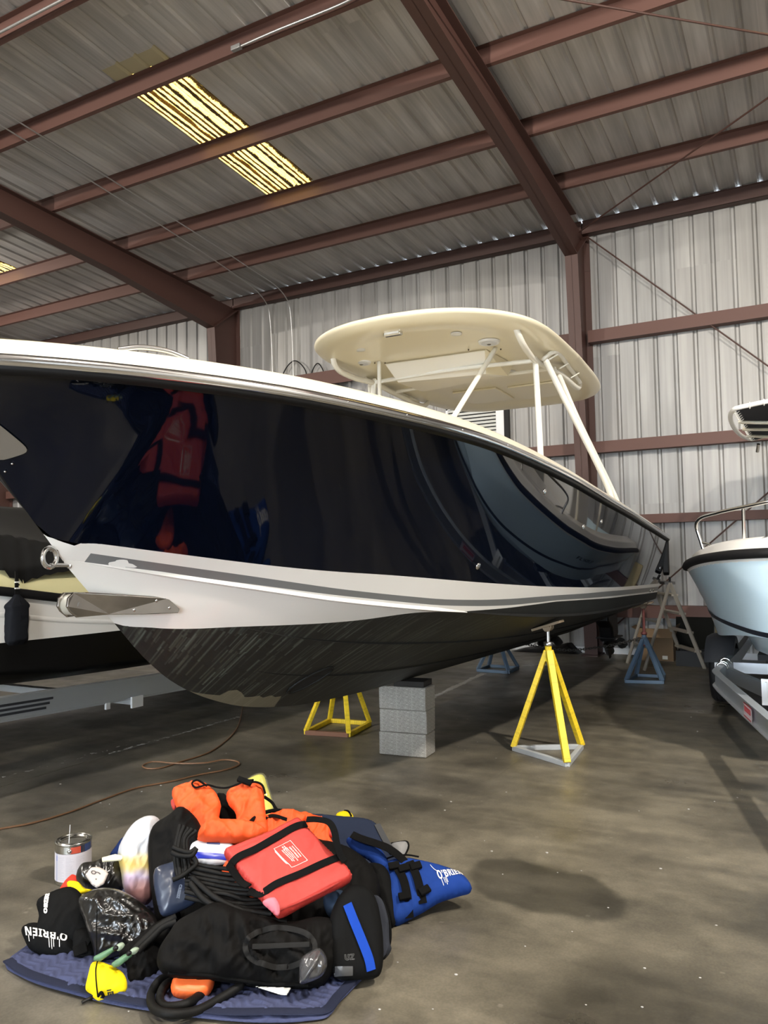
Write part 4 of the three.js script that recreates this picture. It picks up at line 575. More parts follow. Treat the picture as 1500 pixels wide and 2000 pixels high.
    mesh('u_bolt', merged([-7.62, -7.72, -7.95].map((z) => { const u = new THREE.TorusGeometry(0.045, 0.009, 6, 14, Math.PI); u.translate(...T(X(-0.76), 0.49, z).toArray()); return u; })), M.chrome, t);
  }
  mesh('axle', bar(T(C - 0.95, 0.33, -8.72), T(C + 0.95, 0.33, -8.72), 0.06, 0.06), M.galv, t);
  for (const q of [bar(T(-0.72, 0.43, -7.72), T(-0.30, 0.43, -6.75), 0.05, 0.11), bar(T(C * 2 + 0.72, 0.43, -7.72), T(C * 2 + 0.30, 0.43, -6.75), 0.05, 0.11), bar(T(-0.34, 0.43, -6.8), T(0.64, 0.43, -6.8), 0.05, 0.11), bar(T(-0.72, 0.42, -8.3), T(1.02, 0.42, -8.3), 0.06, 0.08), bar(T(-0.72, 0.42, -11), T(1.02, 0.42, -11), 0.06, 0.08)]) mesh('cross_member', q, M.galv, t);
  mesh('mount_plate', merged([box(0.012, 0.17, 0.16, ...T(-0.36, 0.44, -6.78).toArray()), box(0.11, 0.2, 0.012, ...T(-0.34, 0.445, -6.74).toArray()), new THREE.CylinderGeometry(0.012, 0.012, 0.02, 8).rotateX(Math.PI / 2).translate(...T(-0.35, 0.38, -6.735).toArray())]), std([0.78, 0.8, 0.82], 0.45, 0.3), t);
  mesh('winch_post', merged([bar(T(C, 0.5, -4.9), T(C, 1.1, -5.1), 0.08, 0.08, V(0, 0, 1)), box(0.14, 0.14, 0.2, ...T(C, 1.12, -5.1).toArray(), 0.02)]), M.galv, t);
  mesh('tongue', bar(T(C, 0.45, -4.1), T(C, 0.45, -2.6), 0.08, 0.1), M.galv, t); mesh('jack_stand', merged([rod(T(C + 0.08, 0.03, -3.2), T(C + 0.08, 0.8, -3.2), 0.03), new THREE.CylinderGeometry(0.09, 0.1, 0.03, 16).translate(...T(C + 0.08, 0.015, -3.2).toArray())]), M.galv, t);
  // sign on the tongue rail
  { const a = T(-0.435, 0.45, -5.98), bq = T(-0.29, 0.45, -5.44), d = bq.clone().sub(a).normalize(), n = V(-d.z, 0, d.x); if (n.x > 0) n.negate(); const tex = canvasTex(512, 256, (c, w, h) => { c.fillStyle = '#c9bcc2'; c.fillRect(0, 0, w, h); c.fillStyle = '#a8222c'; c.fillRect(0, 0, w, 20); c.fillRect(0, h - 34, w * 0.86, 24); c.fillStyle = '#c03a44'; c.fillRect(36, 52, 400, 96); c.fillStyle = '#d8707a'; c.font = 'bold 84px sans-serif'; c.textAlign = 'center'; c.textBaseline = 'middle'; c.fillText('WHALER', 236, 102); c.fillStyle = '#b8aeb4'; c.fillRect(40, 166, 380, 10); });
    const q = gridGeo(1, 1, (i, j) => a.clone().addScaledVector(d, 0.26 * i).addScaledVector(n, 0.033).add(V(0, -0.052 + 0.1 * j, 0))); mesh('sign_plate', q, new THREE.MeshStandardMaterial({ map: tex, roughness: 0.5, side: THREE.DoubleSide }), t); }
  const p = onY(1492, 1411, 0.015); const sn = group('shackle', scene, V(p.x, 0, p.z)); tag(sn, 'small chrome shackle on the floor below the trailer tongue', 'shackle'); mesh('bow', merged([tube([V(-0.05, 0.012, 0), V(0, 0.014, -0.012), V(0.06, 0.012, -0.015), V(0.1, 0.012, 0.0), V(0.07, 0.012, 0.03), V(0.0, 0.012, 0.03)], 0.008)]), M.chrome, sn); mesh('pin', new THREE.CylinderGeometry(0.014, 0.014, 0.03, 12).rotateX(Math.PI / 2).translate(-0.055, 0.014, 0.0), M.black, sn);
}
// ---------------------------------------------------------------- covered boat at the left on its aluminium trailer
{
  const C = -6.4, g = group('covered_boat', scene, V(C, 0.6, -5)); tag(g, 'white boat with black bottom and black cover, behind the navy bow', 'boat');
  const W = (x, y, z) => V(x - C, y - 0.6, z + 5);
  const b = pchip([[1.2, 0], [1.8, 0.42], [2.6, 0.86], [3.4, 1.12], [3.9, 1.2], [4.6, 1.26], [6, 1.3], [9.2, 1.25]]), sh = pchip([[1.2, 1.62], [2.4, 1.5], [3.2, 1.4], [3.7, 1.335], [4.25, 1.25], [5.2, 1.17], [9.2, 1.1]]), kl = pchip([[1.2, 1.55], [1.6, 1.2], [2.2, 0.86], [3, 0.62], [4.5, 0.50], [9.2, 0.45]]);
  const S = (z, y) => { const k = kl(z), t = clamp((y - k) / (sh(z) - k), 0, 1); return b(z) * (t < 0.22 ? 0.94 * Math.pow(t / 0.22, 0.5) : lerp(0.94, 1, (t - 0.22) / 0.78)); };
  const z2 = (lo, hi, z0, z1, nj) => merged([1, -1].map((sd) => gridGeo(50, nj, (i, j) => { const z = lerp(z0, z1, i), a = Math.max(lo(z), kl(z)), y = lerp(a, Math.max(a, hi(z)), j); return W(C + sd * S(z, y), y, -z); })));
  const wl = () => 0.955, dbl = (m) => { m = m.clone(); m.side = THREE.DoubleSide; return m; };
  mesh('bottom', z2(kl, wl, 1.21, 9.2, 14), dbl(phys([0.003, 0.003, 0.003], 0.4, { specularIntensity: 0.5 })), g); mesh('topside', z2(wl, (z) => sh(z) - 0.03, 1.21, 9.2, 10), dbl(M.white), g);
  mesh('knuckle', merged([1, -1].map((sd) => gridGeo(50, 2, (i, j) => { const z = lerp(1.6, 9.1, i), y = Math.max(kl(z) + 0.01, sh(z) - 0.17), o = [0.0, 0.012, 0.0][Math.round(j * 2)]; return W(C + sd * (S(z, y) + o), y + [0.02, 0, -0.02][Math.round(j * 2)], -z); }))), dbl(M.white), g);
  mesh('rub_rail', merged([1, -1].map((sd) => gridGeo(60, 4, (i, j) => { const z = lerp(1.2, 9.2, i), [o, dy] = [[0, -0.035], [0.025, -0.03], [0.035, 0], [0.025, 0.03], [0, 0.035]][Math.round(j * 4)]; return W(C + sd * (b(z) + o), sh(z) + dy, -z); }))), dbl(M.black), g);
  const cream2 = dbl(phys([0.72, 0.66, 0.36], 0.4));
  mesh('deck', merged([1, -1].map((sd) => gridGeo(50, 6, (i, j) => { const z = lerp(1.22, 9.2, i); return W(C + sd * Math.max(0, b(z) - 0.005 - 0.20 * j * j), sh(z) + 0.03 + 0.30 * j - 0.02 * j * j, -z); }))), cream2, g);
  { const s = new THREE.Shape(), q = []; for (let j = 0; j <= 16; j++) { const y = lerp(kl(9.2), sh(9.2), j / 16); q.push([S(9.2, y), y - 0.6]); } q.forEach((p, i) => i ? s.lineTo(p[0], p[1]) : s.moveTo(p[0], p[1])); q.slice().reverse().forEach((p) => s.lineTo(-p[0], p[1])); mesh('transom', new THREE.ShapeGeometry(s).translate(0, 0, -4.2), dbl(M.white), g); }
  // black fitted cover: taut between a ridge pole and the weight straps, with folds running to each strap
  const strapZ = [2.5, 3.84, 5.2, 6.6, 8.0], edge = (z) => { let d = 1e9; for (const s of strapZ) d = Math.min(d, Math.abs(z - s)); return d; };
  const cov = gridGeo(150, 40, (i, j) => { const z = lerp(1.3, 9.3, i), u = lerp(-1, 1, j), a = Math.abs(u), d = edge(z), lowY = sh(z) + 0.075 + 0.25 * (1 - Math.exp(-d * 2.2)), ridge = 2.10 + 0.05 * Math.sin(z), bw = b(z) + 0.012; let y, x; if (a < 0.8) { const t = a / 0.8; y = lerp(ridge, sh(z) + 0.42, t ** 1.2) - 0.05 * Math.sin(Math.PI * t); x = bw * 0.93 * t; } else { const t = (a - 0.8) / 0.2; y = lerp(sh(z) + 0.42, lowY, t); x = bw * (0.93 + 0.06 * t); } const f = Math.exp(-d * 3) * 0.02 * Math.sin(z * 60) * a ** 2; y += f; x += 0.012 * noise.noise(z * 2.5, u * 4, 3) + f; return W(C + Math.sign(u) * x, y, -z); });
  mesh('cover', cov, dbl(phys([0.005, 0.005, 0.005], 0.75, { specularIntensity: 0.35 })), g);
  // sand weight hanging from the cover strap
  const tz = 3.77, bx = C + b(tz) + 0.05, yb = 1.29, bag = group('cover_weight', scene, V(bx, 0.94, -tz)); tag(bag, 'black fabric sandbag weight hanging on a strap from the boat cover', 'weight bag');
  mesh('strap', merged([box(0.008, 0.20, 0.028, -0.005, 0.44, 0), box(0.012, 0.012, 0.034, 0.0, 0.44, 0)]), M.black, bag); mesh('buckle', merged([box(0.016, 0.01, 0.036, 0.002, 0.46, 0), box(0.016, 0.01, 0.036, 0.002, 0.415, 0)]), std([0.7, 0.7, 0.66], 0.4), bag);
  mesh('bag', gridGeo(24, 28, (i, j) => { const y = 0.37 * j, a = i * 6.283, w = j < 0.08 ? 0.085 * (0.75 + 3 * j) : j < 0.74 ? 0.082 : j < 0.8 ? 0.09 : 0.09 * (1 - (j - 0.8) / 0.2 * 0.86), t = j > 0.8 ? 0.045 * (1 - (j - 0.8) * 4.2) : 0.05 * Math.min(1, j * 8 + 0.2); const ca = Math.cos(a), sa = Math.sin(a); return V(t * Math.sign(ca) * Math.abs(ca) ** 0.8 + 0.006 * noise.noise(y * 30, a, 2) - 0.0, y, w * Math.sign(sa) * Math.abs(sa) ** 0.6 + 0.006 * Math.sin(6 * a + y * 14)); }), dbl(phys([0.008, 0.009, 0.012], 0.85, { specularIntensity: 0.35 })), bag);
  // trailer
  const t = group('boat_trailer', scene, V(C, 0, -5)); tag(t, 'aluminium beam trailer with three dark slots under the covered boat', 'trailer');
  const T = (x, y, z) => V(x - C, y, z + 5), dY = -0.033;
  for (const sd of [1, -1]) {
    const X = C + 1.4 * sd, a = T(X, 0.60, -1.2), e = T(X, 0.60 + dY * 8.2, -9.4);
    const mk = (w, h, oy, ox) => bar(a.clone().add(V(ox, oy, 0)), e.clone().add(V(ox, oy, 0)), w, h);
    mesh('beam', merged([mk(0.012, 0.155, 0, 0), mk(0.075, 0.012, 0.08, -0.02 * sd), mk(0.075, 0.012, -0.08, -0.02 * sd)]), std([0.40, 0.43, 0.45], 0.5, 0.55), t);
    for (const k of [-1, 0, 1]) { const q = (z, o) => T(X + 0.0075 * sd, 0.60 + dY * (-z - 1.2) - 0.004 + k * 0.032 + o, z); const z0 = -1.6, z1 = -3.92 - k * 0.03; mesh('slot_stripe', bar(q(z0, 0), q(z1, 0), 0.006, 0.017), std([0.02, 0.023, 0.03], 0.6), t); }
    const wz = -8.3; mesh('tyre', lathe([[0.17, -0.1], [0.3, -0.1], [0.33, -0.07], [0.33, 0.07], [0.3, 0.1], [0.17, 0.1]], 32).rotateZ(Math.PI / 2).translate(...T(C + 1.05 * sd, 0.33, wz).toArray()), M.rubber, t);
  }
  for (const z of [-4.75, -7.2, -2.4]) mesh('cross_member', bar(T(C - 1.42, 0.50 + dY * (-z - 1.2), z), T(C + 1.42, 0.50 + dY * (-z - 1.2), z), 0.08, 0.06), std([0.62, 0.66, 0.68], 0.45, 0.6), t);
  mesh('end_cap', merged([box(0.02, 0.09, 0.12, ...T(C + 1.43, 0.375, -4.75).toArray()), box(0.02, 0.05, 0.04, ...T(C + 1.42, 0.39, -4.45).toArray())]), std([0.7, 0.73, 0.75], 0.4, 0.4), t);
  mesh('bunk', merged([1, -1].map((sd) => bar(T(C + 0.55 * sd, 0.66, -2.3), T(C + 0.55 * sd, 0.62, -9), 0.1, 0.05))), std([0.03, 0.03, 0.032], 0.95), t);
  mesh('tongue', merged([bar(T(C + 1.4, 0.6, -1.2), T(C, 0.6, 0.6), 0.06, 0.15), bar(T(C - 1.4, 0.6, -1.2), T(C, 0.6, 0.6), 0.06, 0.15), rod(T(C, 0.02, 0.5), T(C, 0.6, 0.5), 0.03)]), std([0.40, 0.43, 0.45], 0.5, 0.55), t);
}
// ---------------------------------------------------------------- things along the back wall
{
  // folding stepladder
  const N1 = V(-1.30, 0, -11.0), F1 = V(-1.64, 0, -11.62), N2 = V(-1.98, 0, -10.55), F2 = V(-2.32, 0, -11.15), AN = V(-1.66, 1.12, -10.78), AF = V(-1.98, 1.12, -11.36), base = V(-1.8, 0, -11.05), L = (v) => v.clone().sub(base);
  const g = group('stepladder', scene, base); tag(g, 'open aluminium stepladder by the wall behind the blue stand', 'ladder'); const al = std([0.36, 0.33, 0.28], 0.45, 0.5);
  for (const [f, a] of [[N1, AN], [F1, AF]]) mesh('rail', bar(L(f), L(a), 0.025, 0.045, V(1, 0, 0.3)), al, g);
  for (const [f, a] of [[N2, AN], [F2, AF]]) mesh('rear_leg', bar(L(f), L(a), 0.025, 0.035, V(1, 0, 0.3)), al, g);
  for (const t of [0.2, 0.42, 0.64, 0.86]) mesh('step', bar(L(N1.clone().lerp(AN, t)), L(F1.clone().lerp(AF, t)), 0.09, 0.025), al, g);
  mesh('top_cap', bar(L(AN), L(AF), 0.14, 0.035), std([0.05, 0.05, 0.05], 0.6), g); mesh('brace', merged([0.25, 0.55].map((t) => bar(L(N2.clone().lerp(AN, t)), L(F2.clone().lerp(AF, t)), 0.02, 0.03))), al, g);
  mesh('hinge_pin', merged([rod(L(AN).add(V(0, 0.02, 0.0)), L(AN).add(V(0, 0.08, 0)), 0.014)]), M.black, g);
  // open carton
  const card = std([0.17, 0.11, 0.06], 0.9), b = group('cardboard_box', scene, V(-2.0, 0, -11.72)); tag(b, 'open cardboard box with raised flaps behind the stepladder', 'box');
  mesh('carton', merged([box(0.46, 0.008, 0.34, 0, 0.004, 0), box(0.46, 0.36, 0.008, 0, 0.18, 0.17), box(0.46, 0.36, 0.008, 0, 0.18, -0.17), box(0.008, 0.36, 0.34, 0.23, 0.18, 0), box(0.008, 0.36, 0.34, -0.23, 0.18, 0)]), card, b);
  for (const [x, y, z, rx, rz, w, d] of [[0, 0.36, 0.17, 0.9, 0, 0.46, 0.15], [0.23, 0.36, 0, 0, -0.35, 0.15, 0.34], [-0.23, 0.36, 0, 0, 1.1, 0.15, 0.34]]) { const q = box(w, 0.006, d, 0, 0, 0); if (d > w) q.translate(0, 0, 0); if (rz) q.rotateZ(Math.PI / 2 + rz).translate(x + Math.sign(x) * 0.03, y + 0.07, z); else q.rotateX(rx).translate(x, y + 0.03, z + 0.05); mesh('flap', q, card, b); }
  mesh('paper_label', box(0.07, 0.05, 0.003, 0.12, 0.05, 0.176), std([0.7, 0.68, 0.62], 0.7), b);
  const brd = mesh('dark_panel', box(0.5, 0.62, 0.02, 0, 0.31, 0), phys([0.006, 0.006, 0.005], 0.8, { specularIntensity: 0.3 })); brd.position.set(-1.52, 0.0, -11.74); brd.rotation.set(-0.3, 0, 0); tag(brd, 'dark board leaning against the wall beside the stepladder', 'board');
  const crate = group('tool_crate', scene, V(-1.42, 0, -11.3)); tag(crate, 'black open crate on the floor between stepladder and trailer', 'crate'); mesh('shell', merged([box(0.5, 0.02, 0.3, 0, 0.01, 0), box(0.5, 0.2, 0.015, 0, 0.1, 0.15), box(0.5, 0.2, 0.015, 0, 0.1, -0.15), box(0.015, 0.2, 0.3, 0.25, 0.1, 0), box(0.015, 0.2, 0.3, -0.25, 0.1, 0)]), M.black, crate);
  const post = group('timber_post', scene, V(-1.19, 0, -11.93)); tag(post, 'pale timber plank standing against the wall behind the trailer wheel', 'plank'); mesh('plank', box(0.13, 1.1, 0.04, 0, 0.55, 0, 0.004), std([0.42, 0.34, 0.19], 0.8), post);
  // low black bundle and hose by the wall under the navy boat
  const bun = group('black_tarpaulin', scene, onY(1075, 1272).setY(0)); tag(bun, 'folded black tarpaulin on the floor near the wall beneath the stern', 'tarpaulin');
  mesh('sheet', gridGeo(30, 10, (i, j) => { const x = lerp(-0.55, 0.5, i), z = lerp(-0.25, 0.25, j), k = Math.sqrt(Math.max(0, 1 - (2 * j - 1) ** 2)) * Math.min(1, 6 * i, 6 * (1 - i)); return V(x, 0.003 + (0.05 + 0.09 * clamp(i * 1.6 - 0.3, 0, 1) + 0.02 * noise.noise(i * 9, j * 4, 1)) * k, z); }), M.black, bun);
  const pail = group('white_sack', scene, onY(1038, 1262).setY(0)); tag(pail, 'white plastic sack beside the black tarpaulin at the wall', 'sack'); mesh('sack', gridGeo(20, 12, (i, j) => { const a = i * 6.283, t = j * 1.57, r = 0.16 * Math.sin(t + 0.001) * (1 + 0.12 * Math.sin(3 * a)); return V(1.5 * r * Math.cos(a), 0.18 * Math.cos(t), r * Math.sin(a)); }), std([0.7, 0.7, 0.7], 0.5), pail);
  // louvred window with a dark frame, half hidden by the hardtop
  const w = struct(group('window_1', scene, V(-4.72, 3.4, ZW + 0.03))); mesh('window_frame', merged([box(0.14, 1.2, 0.06, 0.33, 0, 0.03), box(0.04, 1.2, 0.05, -0.62, 0, 0.03), box(0.99, 0.05, 0.05, -0.14, 0.6, 0.03), box(0.99, 0.05, 0.05, -0.14, -0.6, 0.03)]), M.plastic, w); mesh('side_channel', box(0.08, 1.2, 0.07, 0.44, 0, 0.035), M.black, w); mesh('backing', box(0.92, 1.2, 0.01, -0.16, 0, 0.006), M.black, w);
  for (let k = 0; k < 20; k++) { const q = box(0.86, 0.046, 0.006); q.rotateX(-0.5); q.translate(-0.17, -0.56 + k * 0.0585, 0.03); mesh('slat', q, std([0.62, 0.63, 0.6], 0.5), w); }
  // junction box with loose cable on the wall behind the gunwale
  const jb = group('junction_box', scene, onZ(598, 744, ZW + 0.06)); tag(jb, 'grey junction box with looped cables on the wall above the gunwale', 'junction box'); mesh('case', box(0.16, 0.2, 0.1, 0, 0, 0, 0.01), std([0.45, 0.46, 0.46], 0.5), jb);
  for (const [x0, x1, h] of [[-0.55, 0.02, 0.42], [0.1, 0.42, 0.30]]) mesh('cable', tube([V(x0, -0.15, 0), V(x0 + 0.04, h * 0.55, 0), V((x0 + x1) / 2, h, 0), V(x1 - 0.04, h * 0.5, 0), V(x1, -0.1, 0)], 0.011), M.black, jb);
  const sh = group('wall_shelf', scene, onZ(640, 745, ZW + 0.15)); tag(sh, 'rusty steel bracket shelf on the wall behind the hardtop leg', 'shelf'); mesh('angle', merged([box(1.0, 0.16, 0.012, 0.1, 0, 0.1), box(1.0, 0.012, 0.25, 0.1, 0.08, -0.02)]), REDOX, sh); mesh('bracket', box(0.04, 0.25, 0.2, 0, -0.12, 0), REDOX_DARK, sh);
}
// conduits on the roof steel
{
  const c = (label, pts, r) => { const g = group('conduit'); tag(g, label, 'conduit'); mesh('pipe', tube(pts, r, false, 8, pts.length * 14), std([0.55, 0.55, 0.55], 0.35, 0.8), g); return g; };
  const zc = -6.24, y0 = roofY(zc) - 0.22; const g = c('silver conduit run along a purlin to the middle rafter', [V(-5.03, y0 + 0.02, zc), V(-4.6, y0 + 0.02, zc + 0.01), V(-3.7, y0 + 0.02, zc + 0.01), V(-3.55, y0 + 0.06, zc), V(-3.5, y0 + 0.19, zc - 0.02)], 0.013);
  mesh('connector', box(0.12, 0.05, 0.05, -5.08, y0 + 0.02, zc + 0.005, 0.006), std([0.4, 0.4, 0.4], 0.4, 0.7), g);
  c('silver conduit on the purlin at the upper left', [V(-9.6, roofY(-4.94) - 0.20, -4.94), V(-7.2, roofY(-4.94) - 0.20, -4.93), V(-3.4, roofY(-4.94) - 0.20, -4.94)], 0.014);
  const rr = (x, z, o) => V(x, roofY(z) - o, z);
  c('thin conduit crossing the purlins and bending down the wall, left one', [rr(-8.45, -4.8, 0.24), rr(-8.55, -7.7, 0.235), rr(-8.75, -10.5, 0.235), rr(-8.93, -11.6, 0.24), V(-8.98, EAVE - 0.35, -11.9), V(-8.99, EAVE - 0.6, -11.98), V(-8.99, 4.9, -12.05), V(-8.99, 2.5, -12.05)], 0.009);
  c('thin conduit crossing the purlins and bending down the wall, right one', [rr(-8.2, -4.8, 0.24), rr(-8.26, -7.7, 0.235), rr(-8.36, -10.5, 0.235), rr(-8.46, -11.6, 0.24), V(-8.5, EAVE - 0.35, -11.9), V(-8.505, EAVE - 0.6, -11.98), V(-8.505, 4.9, -12.05), V(-8.505, 2.5, -12.05)], 0.009);
}
// extension cord on the floor
{
  const px = [[474, 1372], [473, 1386], [470, 1402], [462, 1424], [440, 1448], [402, 1472], [352, 1488], [312, 1500], [288, 1501], [279, 1495], [296, 1488], [345, 1491], [400, 1490], [438, 1484], [462, 1487], [467, 1493], [442, 1503], [390, 1513], [330, 1527], [270, 1538], [200, 1562], [130, 1588], [60, 1608], [0, 1619], [-90, 1638]];
  const m = mesh('extension_cord', tube(px.map(([x, y], i) => onY(x, y, i >= 10 && i <= 13 ? 0.014 : 0.007)), 0.006, false, 8, 320), std([0.17, 0.085, 0.04], 0.5)); tag(m, 'thin brown extension cord looped on the floor under the bow', 'cord');
}
// ---------------------------------------------------------------- the heap of water-sports gear on a moving blanket
const CAMAZ = Math.atan2(2.2, 2.7);
function plane(px, py, Y, tilt, az = CAMAZ) {            // a support plane through the point seen at (px, py) at height Y, leaning by tilt from the horizontal
  const o = onY(px, py, Y), n = V(Math.sin(tilt) * Math.sin(az), Math.cos(tilt), Math.sin(tilt) * Math.cos(az)), u = tilt < 1e-3 ? V(Math.cos(az), 0, -Math.sin(az)) : V(0, 1, 0).cross(n).normalize(), v = n.clone().cross(u);
  return { o, n, u, v, at(x, y) { const d = ray(x, y), t = o.clone().sub(camera.position).dot(n) / d.dot(n), q = camera.position.clone().addScaledVector(d, t).sub(o); return [q.dot(u), q.dot(v)]; }, pt(a, b, h = 0) { return o.clone().addScaledVector(u, a).addScaledVector(v, b).addScaledVector(n, h); } };
}
function smoothPoly(pts, per = 5) { const c = new THREE.CatmullRomCurve3(pts.map((p) => V(p[0], p[1], 0)), true, 'centripetal'); return c.getPoints(pts.length * per).slice(0, -1).map((p) => [p.x, p.y]); }
// a stuffed or draped shape: an outline on a plane, swollen by T above and D below, creased by folds
function puff(pl, px, o = {}) {
  const T = o.T ?? 0.05, D = o.D ?? T, R = o.R ?? T * 1.6, amp = o.fold ?? 0.006, fs = o.fs ?? 9, seed = o.seed ?? 1, dir = o.dir ?? 0, warp = o.warp ?? (() => 0), extra = o.extra ?? (() => 0);
  let poly = px.map(([x, y]) => pl.at(x, y)); if (!o.sharp) poly = smoothPoly(poly, o.per ?? 4);
  const xs = poly.map((p) => p[0]), ys = poly.map((p) => p[1]), x0 = Math.min(...xs), x1 = Math.max(...xs), y0 = Math.min(...ys), y1 = Math.max(...ys), g = o.g ?? clamp(Math.max(x1 - x0, y1 - y0) / 56, 0.006, 0.014);
  const sd = (x, y) => { let d = 1e9, inn = false; for (let i = 0, j = poly.length - 1; i < poly.length; j = i++) { const [ax, ay] = poly[j], [bx, by] = poly[i], ex = bx - ax, ey = by - ay, t = clamp(((x - ax) * ex + (y - ay) * ey) / (ex * ex + ey * ey + 1e-12), 0, 1); d = Math.min(d, Math.hypot(x - ax - ex * t, y - ay - ey * t)); if ((by > y) !== (ay > y) && x < (ax - bx) * (y - by) / (ay - by) + bx) inn = !inn; } return inn ? d : -d; };
  const cd = Math.cos(dir), sdr = Math.sin(dir);
  const prof = (d) => { const t = clamp(d / R, 0, 1); return Math.sqrt(1 - (1 - t) ** 2); };
  const fold = (x, y, d) => { const a = (x * cd + y * sdr) * fs, b = (-x * sdr + y * cd) * fs * 0.35; const wx = a + 0.5 * noise.noise(b * 1.7, a * 0.6, seed + 3), rdg = (q) => { const k = 1 - Math.abs(q) * 2.2; return k > 0 ? k * k : 0; };
    return amp * Math.min(1, d / (R * 0.5)) * (1.5 * (rdg(noise.noise(wx + seed * 7.1, b, seed)) - 0.4) + 0.9 * (rdg(noise.noise(wx * 1.9 + 5, b * 2.4 + seed, 4.2)) - 0.35) + 0.45 * (rdg(noise.noise(x * fs * 3.1, y * fs * 2.2, seed)) - 0.3)); };
  const top = (x, y) => { const d = Math.max(0, sd(x, y)); return T * prof(d) + fold(x, y, d) * (d > 0 ? 1 : 0) + warp(x, y) + extra(x, y, d); };
  const bot = (x, y, d) => -D * prof(d) + warp(x, y);
  const nx = Math.ceil((x1 - x0) / g) + 2, ny = Math.ceil((y1 - y0) / g) + 2, P = [];
  for (let i = 0; i <= nx; i++) { P[i] = []; for (let j = 0; j <= ny; j++) { const x = x0 - g + i * g, y = y0 - g + j * g; P[i][j] = [x, y, sd(x, y)]; } }
  const pos = [], uv = [], emit = (tri, up) => { for (const [x, y, d] of up ? tri : [tri[0], tri[2], tri[1]]) { const e = d < 1e-7 ? 0 : d, h = up ? (e === 0 ? warp(x, y) : T * prof(e) + fold(x, y, e) + warp(x, y) + extra(x, y, e)) : bot(x, y, e), q = pl.pt(x, y, h); pos.push(q.x, q.y, q.z); uv.push(x, y); } };
  const cut = (a, b) => { const t = a[2] / (a[2] - b[2]); return [lerp(a[0], b[0], t), lerp(a[1], b[1], t), 0]; };
  const clip = (t) => { const out = []; for (let i = 0; i < 3; i++) { const a = t[i], b = t[(i + 1) % 3]; if (a[2] >= 0) out.push(a); if ((a[2] >= 0) !== (b[2] >= 0)) out.push(cut(a, b)); } for (let i = 1; i + 1 < out.length; i++) { emit([out[0], out[i], out[i + 1]], true); emit([out[0], out[i], out[i + 1]], false); } };
  for (let i = 0; i < nx; i++) for (let j = 0; j < ny; j++) { const a = P[i][j], b = P[i + 1][j], c = P[i + 1][j + 1], d = P[i][j + 1]; if (Math.max(a[2], b[2], c[2], d[2]) < 0) continue; clip([a, b, c]); clip([a, c, d]); }
  let geo = new THREE.BufferGeometry(); geo.setAttribute('position', new THREE.Float32BufferAttribute(pos, 3)); geo.setAttribute('uv', new THREE.Float32BufferAttribute(uv, 2)); geo = mergeVertices(geo, 1e-5); geo.computeVertexNormals();
  return { geo, pl, top, poly, surf(x, y, lift = 0.002) { const [a, b] = pl.at(x, y); return pl.pt(a, b, top(a, b) + lift); } };
}
function soft(name, label, category, P, mat, partName, grp) {   // a thing with its main part
  P.geo.computeBoundingBox(); const bb = P.geo.boundingBox, base = V((bb.min.x + bb.max.x) / 2, bb.min.y, (bb.min.z + bb.max.z) / 2);
  const g = group(name, scene, base); tag(g, label, category, grp); g.userData.base = base; mesh(partName, P.geo.translate(-base.x, -base.y, -base.z), mat, g); g.add_ = (n, geo, m) => mesh(n, geo.translate(-base.x, -base.y, -base.z), m, g); delete g.userData.base; return g;
}
function ribbon(P, px, w, lift = 0.004, th = 0.003, free) {     // webbing that follows the surface of P; free: heights above the support plane instead
  const raw = px.map(([x, y], i) => { const [a, b] = P.pl.at(x, y); return P.pl.pt(a, b, free ? free[i] : P.top(a, b) + lift); });
  const c = new THREE.CatmullRomCurve3(raw, false, 'centripetal'), N = Math.max(16, px.length * 8), n = P.pl.n;
  return gridGeo(N, 4, (i, j) => { const p = c.getPoint(i), t = c.getTangent(i), s = t.clone().cross(n).normalize(), up = s.clone().cross(t).normalize(), [a, b] = [[-0.5, 0], [-0.5, 1], [0.5, 1], [0.5, 0], [-0.5, 0]][Math.round(j * 4)]; return p.addScaledVector(s, a * w).addScaledVector(up, b * th); });
}
function decal(P, q, nx, ny, lift = 0.0018) {                   // print that lies on the surface of P; q: its corners top left, top right, bottom right, bottom left
  return gridGeo(nx, ny, (i, j) => { const x = (q[0][0] * (1 - i) + q[1][0] * i) * (1 - j) + (q[3][0] * (1 - i) + q[2][0] * i) * j, y = (q[0][1] * (1 - i) + q[1][1] * i) * (1 - j) + (q[3][1] * (1 - i) + q[2][1] * i) * j; return P.surf(x, y, lift); }, (i, j) => [i, 1 - j]);
}
function print(w, h, draw, color = [0.8, 0.78, 0.74]) { const t = canvasTex(w, h, (c) => { c.fillStyle = '#000'; c.fillRect(0, 0, w, h); c.fillStyle = c.strokeStyle = '#fff'; draw(c, w, h); }, false); return new THREE.MeshStandardMaterial({ color: new THREE.Color().setRGB(...color), alphaMap: t, transparent: true, roughness: 0.6, side: THREE.DoubleSide }); }
function boxOn(P, x, y, w, h, th, ang, lift = 0.006) { const g = box(w, th, h, 0, 0, 0, Math.min(0.004, th * 0.4)); g.rotateY(ang); g.applyMatrix4(new THREE.Matrix4().makeBasis(P.pl.u, P.pl.n, P.pl.v.clone().negate())); const q = P.surf(x, y, lift); return g.translate(q.x, q.y, q.z); }
const weave = dataTex(256, 256, (u, v) => { const k = 128 + 90 * Math.sin(u * 201.06) * Math.sin(v * 201.06); return [k, k, k]; }, false); weave.repeat.set(14, 14);
const cloth = (c, r = 0.85, e = {}) => { const m = phys(c, r, { specularIntensity: 0.2, ...e }); m.bumpMap = weave; m.bumpScale = 0.0006; m.side = THREE.DoubleSide; return m; };
